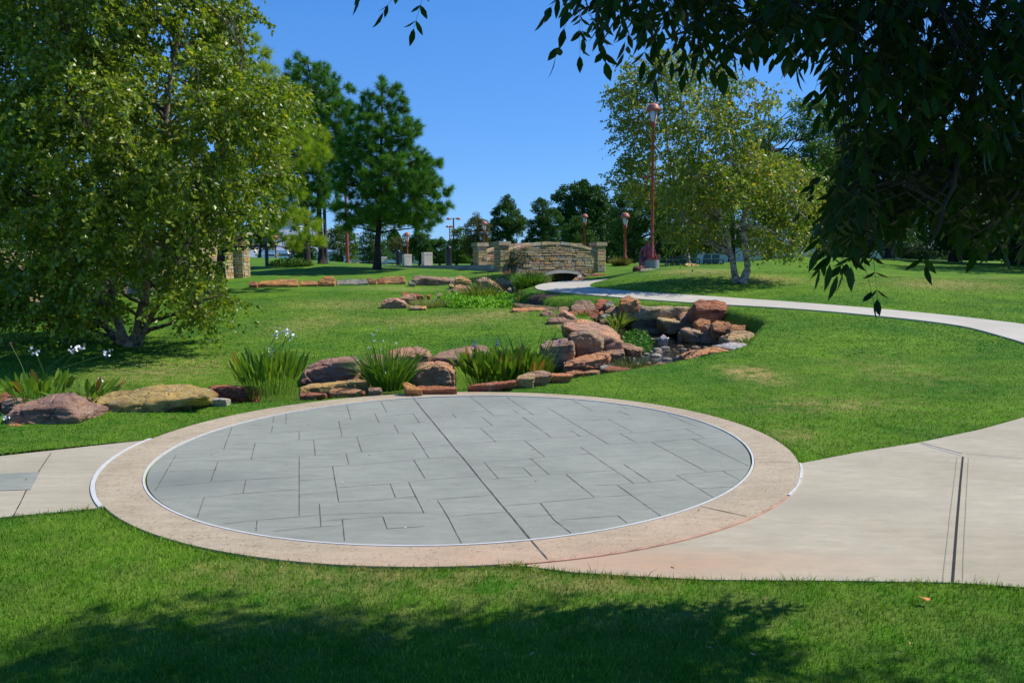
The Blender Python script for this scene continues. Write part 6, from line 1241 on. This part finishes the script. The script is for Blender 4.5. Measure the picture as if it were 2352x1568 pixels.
for a_ in [(880,-95,3.4),(965,-75,3.4),(992,-60,3.4),(1330,-20,3.3),(1300,-5,3.4),(1345,10,3.4),(1965,545,3.2),(2000,550,3.25),(1920,520,3.3),(2090,505,3.3),(2290,500,3.3)]: C.append(at(*a_))
C = np.array(C); A = []; 
for c in C:
    k = int(np.argmin(((BPn-c)**2).sum(1)+2.0*np.maximum(0, c[2]-BPn[:, 2])**2)); b = BPn[k]; d_ = c-b
    st = c-(d_*.0); L_ = np.linalg.norm(d_)
    if L_ > .06: mb.tube(wiggle(np.array([b, b*.5+c*.5+[0, 0, L_*.12], c]), .01), [.0028, .002, .0013], 4, cap=False)
    A.append(unit(d_)*.6+np.array([random.gauss(0, .45), random.gauss(0, .35), -.75]))
P, D, S, Ln, ST = compound(C, np.array(A), 1.08)
for s_ in ST: mb.tube(s_, [.0012, .001, .0006], 3, cap=False)
# canopy above the frame, throwing the shade on the near grass
SHL = [(-700,1420),(-300,1470),(0,1485),(100,1455),(150,1405),(250,1392),(300,1345),(350,1335),(400,1350),(500,1375),(600,1392),(780,1398),(850,1412),(940,1440),(1060,1450),(1100,1402),(1200,1388),(1400,1398),(1500,1440),(1600,1468),(1700,1490),(1760,1462),(1850,1480),(1960,1500),(2050,1540),(2352,1545),(2900,1560)]
shx = [p[0] for p in SHL]; shy = [p[1] for p in SHL]; cx_, cy_ = [], []
C2 = []
while len(C2) < 2700:
    z = random.uniform(3.9, 7.2); sx, sy = random.uniform(-4.6, 2.9), random.uniform(-1.5, 4.3)
    X, Y = sx+SUN.x/SUN.z*z, sy+SUN.y/SUN.z*z
    ppx, ppy = project((sx, max(sy, 1.2), 0)); 
    if sy > 1.5 and ppy < np.interp(ppx, shx, shy)+14: continue
    if Y > 5.5 and z < 4.3: continue
    if mn.noise((sx*2.0, sy*3.0, 1.7)) < -.13: continue
    C2.append((X, Y, z))
# a second layer directly sunward of the hanging branches keeps them in shade
while len(C2) < 5000:
    i = random.randrange(len(C)); t_ = random.uniform(1.6, 5.5); p = C[i]+np.array(SUN)*t_+np.array([random.gauss(0, .12), random.gauss(0, .12), random.gauss(0, .12)])
    a_, b_ = project(p)
    if p[1] > 1 and -40 < a_ < 2500 and b_ > -60: continue
    if C[i][1] > 3.15 and a_ > 0 and project(C[i])[1] > 330 and project(C[i])[0] > 1990: continue
    if C[i][1] > 3.6 and project(C[i])[0] > 1990: continue
    C2.append(tuple(p))
C2 = np.array(C2)
for i in range(0, len(C2), 5):
    c = C2[i]; k = 10+int(random.random()*(len(tr_[0])-11)); b = tr_[0][k]; b = b if b[2] < c[2] else tr_[0][12]; mb.tube(wiggle(np.linspace(b, c, 6), .15), [.02, .016, .012, .008, .005, .003], 4, cap=False) if i % 25 == 0 else None
A2_ = rng.normal(0, .6, (len(C2), 3)); A2_[:, 2] -= .5
P2, D2, S2_, Ln2, ST2 = compound(C2, A2_, 1.25)
mbuild(mb, 'branches', b_dark, ash, smooth=True)
Pa, Da, Sa, La = np.concatenate([P, P2]), np.concatenate([D, D2]), np.concatenate([S, S2_]), np.concatenate([Ln, Ln2])
V, Fl = leaflets(Pa, Da, Sa, La, La*.35*(.8+.4*rng.random(len(La)))); rn = rng.random(len(Pa))
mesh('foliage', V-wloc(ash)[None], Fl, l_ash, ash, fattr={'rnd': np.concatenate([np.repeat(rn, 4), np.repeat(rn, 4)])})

# ---------------------------------------------------------------- waterside plants
def ribbons(base, D, Ln, W, bend, seg=4, mode='strap'):
    """blades as bent ribbons; mode lance = widest in the middle on a thin stalk"""
    n = len(base); D = unit(D); fl = D.copy(); fl[:, 2] = 0; fl = unit(fl+1e-4); S = unit(np.cross(D, rdir(n)*.5+np.array([0, 0, .2]))); s_ = np.linspace(0, 1, seg+1)
    if mode == 'strap': wp = np.array([.8, 1, .9, .6, .04]) if seg == 4 else np.interp(s_, [0, .3, 1], [.8, 1, .03])
    elif mode == 'lance': s_ = np.array([0, .5, .62, .78, .9, 1.0]); wp = np.array([.10, .12, .8, 1.0, .6, .03]); seg = 5
    else: wp = np.full(len(s_), 1.0)
    b = bend[:, None, None]*(s_**2)[None, :, None]
    P = base[:, None]+D[:, None]*Ln[:, None, None]*s_[None, :, None]+fl[:, None]*Ln[:, None, None]*b*.8; P[..., 2] -= (Ln[:, None, None]*b*.45*s_[None, :, None])[..., 0]
    E = S[:, None]*(W[:, None, None]*wp[None, :, None]/2); V = np.stack([P-E, P+E], 2).reshape(-1, 3); m_ = 2*(seg+1); i = (np.arange(n)*m_)[:, None]+(np.arange(seg)*2)[None]; i = i.ravel()
    return V, np.c_[i, i+1, i+3, i+2], P
def plantpart(name, base, D, Ln, W, bend, mat, e, mode='strap', seg=4):
    V, Fc, P = ribbons(base, D, Ln, W, bend, seg, mode); sg = 5 if mode == 'lance' else seg; rn = rng.random(len(base)); mesh(name, V-wloc(e)[None], Fc, mat, e, smooth=False, fattr={'rnd': np.repeat(rn, sg)}); return P
m_rush = leafmat('rush_blade', (.045, .130, .010), (.140, .240, .020), (.22, .20, .05), .3, .4, .4, 3, .06); m_lance = leafmat('arrowhead_leaf', (.070, .170, .012), (.220, .320, .025), (.36, .16, .03), .35, .35, .45, 3, .035)
m_pick = leafmat('pickerel_leaf', (.050, .130, .010), (.200, .280, .022), (.34, .17, .04), .3, .3, .5, 3, .06); m_cress = leafmat('water_leaf', (.12, .30, .02), (.26, .48, .04), None, .3, .6, .15, 3); m_pale = leafmat('pale_grass', (.20, .24, .07), (.36, .38, .14), (.40, .36, .2), .25, .6, .2, 2, .1)
m_iris = leafmat('iris_blade', (.10, .17, .02), (.24, .28, .04), (.34, .27, .07), .3, .45, .3, 2, .08); m_flow = plain('white_petal', (.85, .86, .86), .6, var=.02); m_purp = plain('violet_petal', (.18, .14, .55), .6, var=.1); m_stem = plain('green_stem', (.09, .15, .03), .6, var=.1); m_brown = plain('dry_seed', (.16, .09, .05), .8)
def clump(name, px0, px1, pyb, Y, ytop, n, label, mat, wid, mode='strap', lean=.3, bend=.35, dep=.3, cat='plant', group=None, base_z=None, vary=.5):
    a, b = at(px0, pyb, Y), at(px1, pyb, Y); cx = (a+b)/2; top = at((px0+px1)/2, ytop, Y)[2]; z0 = base_z if base_z is not None else cx[2]; h = top-z0; e = empty(name, (cx[0], Y, z0), label, cat, group)
    rx = (b[0]-a[0])/2; t_ = rng.random(n)*2*math.pi; q = np.sqrt(rng.random(n)); B = np.stack([cx[0]+rx*.75*q*np.cos(t_), Y+dep*q*np.sin(t_), np.full(n, z0)], 1)
    D = np.stack([np.cos(t_)*q*lean, np.sin(t_)*q*lean, np.ones(n)], 1)+rng.normal(0, .10, (n, 3)); Ln = h*(1-vary+vary*rng.random(n))*1.05; bd = bend*(rng.random(n)**1.5)*(1+q)
    plantpart('leaves', B, D, Ln, wid*(.7+.6*rng.random(n)), bd, mat, e, mode); return e, B, h
def flower(e, base, px, py, Y, mat, size=.035, petals=3, stemr=.004, curve=.3, nm='flower'):
    p = at(px, py, Y); b = np.array(base); mid = b*.45+p*.55; mid[:2] = b[:2]*(.5+curve)+p[:2]*(.5-curve); mb = MB(); mb.tube(pl([b, mid, p], 5), [stemr]*5+[stemr]*5+[stemr*.7], 5, cap=False); st = mbuild(mb, 'flower_stalk', m_stem, e)
    k = 10 if mat is m_flow else 26
    if mat is m_flow: c = p+rng.normal(0, size*.6, (k, 3)); D = rdir(k); V, Fc = leafquads(c, D, size, size*.95)
    else: c = p+np.stack([rng.normal(0, .008, k), rng.normal(0, .008, k), rng.uniform(-size, size, k)], 1); V, Fc = leafquads(c, rdir(k), .022, .018)
    mesh(nm, V-wloc(e)[None], Fc, mat, e)
gA = 'flowering water plants along the lower stream'
e, B, h = clump('arrowhead_plant', 40, 150, 925, 9.6, 845, 75, 'arrowhead plant with broad leaves and tall stalks of white flowers behind the far left boulder', m_lance, .060, 'lance', .35, .15, .35, group=gA)
for q in [(240,270),(475,262),(540,238),(722,275)]: flower(e, B[int(rng.integers(len(B)))], *ZA(*q), 9.6, m_flow, .04, curve=.35)
x = ZA(75,215); flower(e, B[0], x[0], x[1], 9.6, m_brown, .03, nm='seed_head')
e, B, h = clump('arrowhead_plant', 160, 245, 935, 9.3, 858, 60, 'low spreading arrowhead plant between the far left boulder and the yellow slab', m_lance, .045, 'lance', .9, .4, .25, group=gA); flower(e, B[0], *ZA(670,452), 9.3, m_flow, .035)
e, B, h = clump('arrowhead_plant', 545, 695, 910, 10.15, 790, 230, 'dense arrowhead clump with white flowers in front of the dark red block', m_lance, .038, 'lance', .28, .12, .3, group=gA)
for q in [(1860,135),(1930,130),(1960,158),(1828,270)]: flower(e, B[int(rng.integers(len(B)))], *ZA(*q), 10.15, m_flow, .04, curve=.1)
mb = MB()
e2, B2, h2 = clump('arrowhead_plant', -40, 25, 912, 9.3, 880, 22, 'sparse arrowhead sprig at the left edge behind the far left boulder', m_lance, .04, 'lance', .7, .3, .2, group=gA); flower(e2, B2[0], *ZA(32,700), 8.1, m_flow, .03)
e, B, h = clump('rush_plant', 850, 940, 893, 10.5, 775, 260, 'spiky clump of upright green rushes in the middle of the lower stream', m_rush, .022, 'strap', .5, .4, .25, group=gA)
for q in [(620,190),(635,238),(662,140),(778,130),(712,245),(820,265),(595,300),(690,320),(492,402)]: flower(e, B[int(rng.integers(len(B)))], *ZB(*q), 10.5, m_flow, .016, stemr=.002, curve=.1)
e, B, h = clump('pickerel_plant', 1045, 1275, 888, 11.35, 795, 420, 'wide mass of pickerel plants with violet flower spikes beside the boulder pile', m_pick, .070, 'lance', .28, .14, .45, group=gA)
for q in [(1685,262),(2220,250),(1490,272)]: flower(e, B[int(rng.integers(len(B)))], *ZB(*q), 11.2, m_purp, .045, curve=.1)
e_, B_2, h = clump('rush_plant', 1150, 1275, 885, 11.6, 745, 70, 'taller spiky leaves rising out of the pickerel mass', m_rush, .026, 'strap', .35, .2, .4, group=gA)
gQ = 'plants around the pool'
clump('grass_tuft', 1400, 1505, 850, 13.0, 813, 260, 'thin reddish green grass tuft at the near edge of the pool', leafmat('sedge', (.06, .10, .02), (.17, .18, .05), (.3, .2, .1), .3), .008, 'strap', .5, .4, .25, cat='grass tuft', group=gQ)
clump('iris_plant', 1400, 1440, 750, 18.4, 708, 90, 'yellow green iris leaves below the orange topped rock', m_iris, .035, 'strap', .7, .5, .3, group=gQ)
clump('iris_plant', 1330, 1350, 735, 19.4, 708, 26, 'small iris shoot among the red rocks of the upper fall', m_iris, .035, 'strap', .4, .2, .1, group=gQ)
clump('fern', 1705, 1735, 790, 14.7, 762, 60, 'small fern in front of the tan domed rock', m_rush, .012, 'strap', .9, .3, .15, cat='fern', group=gQ)
clump('iris_plant', 1395, 1425, 765, 17.6, 742, 40, 'short yellow iris leaves at the foot of the flat slab', m_iris, .03, 'strap', .8, .5, .2, group=gQ)
def mat_plant(name, px0, px1, py0, py1, Y0, Y1, n, size, label, mat, cat, z=.05, height=.15):
    px = px0+(px1-px0)*rng.random(n); f = rng.random(n); Y = Y0+(Y1-Y0)*f; x = (px-1176)/F*Y; d, bz, wz = creek(x, Y); zz = np.maximum(wz, H(x, Y)); P = np.stack([x, Y, zz+height*rng.random(n)], 1); k = ((px-(px0+px1)/2)/((px1-px0)/2))**2+((f-.5)*2)**2 < 1; P = P[k]
    e = empty(name, P.mean(0), label, cat, gU_); D = rdir(len(P), .5); leafobj('leaves', P, D, size, size*.85, mat, e)
gU_ = 'plants of the upper pond'
mat_plant('watercress', 1010, 1185, 675, 718, 22.4, 27.5, 4200, .11, 'bright green carpet of round water leaves filling the upper pond', m_cress, 'water plant', height=.34)
mat_plant('water_weed', 1430, 1500, 768, 794, 16.3, 20.0, 1500, .08, 'patch of feathery water weed in the pool behind the tan shelf stone', leafmat('weed', (.05, .15, .015), (.10, .24, .03), None, .3), 'water plant', height=.12)
clump('grass_tuft', 940, 1035, 708, 23.6, 681, 900, 'pale straw coloured grass tuft behind the small brown blocks', m_pale, .016, 'strap', .5, .5, .5, cat='grass tuft', group=gU_, vary=.6)
clump('iris_plant', 1065, 1150, 695, 25.6, 645, 330, 'yellow green iris clump standing in the round water leaves', m_iris, .035, 'strap', .5, .4, .5, group=gU_)
clump('iris_plant', 1015, 1060, 692, 26.4, 668, 110, 'darker iris leaves at the left of the upper pond', m_rush, .04, 'strap', .6, .4, .4, group=gU_)
clump('reed_plant', 1085, 1150, 690, 28.0, 603, 130, 'tall thin dark reeds in front of the tilted tan slab', leafmat('reed', (.03, .06, .015), (.08, .12, .03), (.2, .16, .08), .25), .016, 'strap', .35, .45, .4, group=gU_)
clump('reed_plant', 1178, 1255, 664, 31.5, 615, 620, 'dense bright green reed clump at the left of the bridge arch', leafmat('bright_reed', (.035, .13, .012), (.11, .24, .02), (.25, .27, .05), .3), .026, 'strap', .35, .35, .7, group=gU_)
clump('grass_tuft', 1185, 1200, 690, 26.2, 664, 60, 'wispy grass on the rocks right of the upper pond', m_iris, .018, 'strap', .9, .5, .2, cat='grass tuft', group=gU_)
clump('grass_tuft', 1406, 1444, 611, 44.5, 586, 700, 'rounded clipped grass tuft with reddish tips right of the bridge', leafmat('fountain_grass', (.08, .13, .02), (.20, .22, .04), (.38, .20, .10), .25, .6, .2, 2, .2), .03, 'strap', .9, .4, .45, cat='grass tuft')
c = on(1172, 640, 34.0); e = empty('willow_sapling', c, 'wispy light green sapling growing against the left of the bridge wall', 'plant'); mb = MB(); Cc = []
for k in range(26):
    tp = at(random.uniform(1150, 1215), random.uniform(556, 610), 34+random.uniform(-.4, .4)); q = wiggle(pl([c+[random.uniform(-.2, .2), 0, 0], (c+tp)/2+[random.uniform(-.2, .2), 0, .15], tp], 5), .03); mb.tube(q, np.linspace(.012, .003, len(q)), 4, cap=False); Cc.append(q[4:])
mbuild(mb, 'stems', b_twig, e); Cc = np.repeat(np.concatenate(Cc), 7, 0)+rng.normal(0, .07, (26*7*7, 3))*np.array([1, 1, 1]) if False else np.repeat(np.concatenate(Cc), 7, 0); Cc = Cc+rng.normal(0, .07, Cc.shape); D = rdir(len(Cc), -.3); leafobj('leaves', Cc, D, .12, .022, l_green, e)
c = on(668, 609, 44.0); e = empty('shrub', c, 'low dark rounded shrub at the foot of the left pine trunk', 'shrub'); P = c+rdir(2600)*np.array([1.3, .5, .42])*(rng.random((2600, 1))**.4); P[:, 2] = np.maximum(P[:, 2], c[2]); leafobj('leaves', P, rdir(len(P), .3), .10, .07, l_green, e)
# fallen leaf on the near grass
p = onplane(2122, 1392); V, Fc = leafquads(np.array([[p[0], p[1], .03], [p[0]+.012, p[1], .032]]), np.array([[1., .3, .15], [-.6, .5, .2]]), .042, .034); tag(mesh('fallen_leaf', V, Fc, plain('orange_leaf', (.75, .26, .06), .6, var=.1), None), 'single orange fallen leaf lying on the near grass at right', 'leaf')
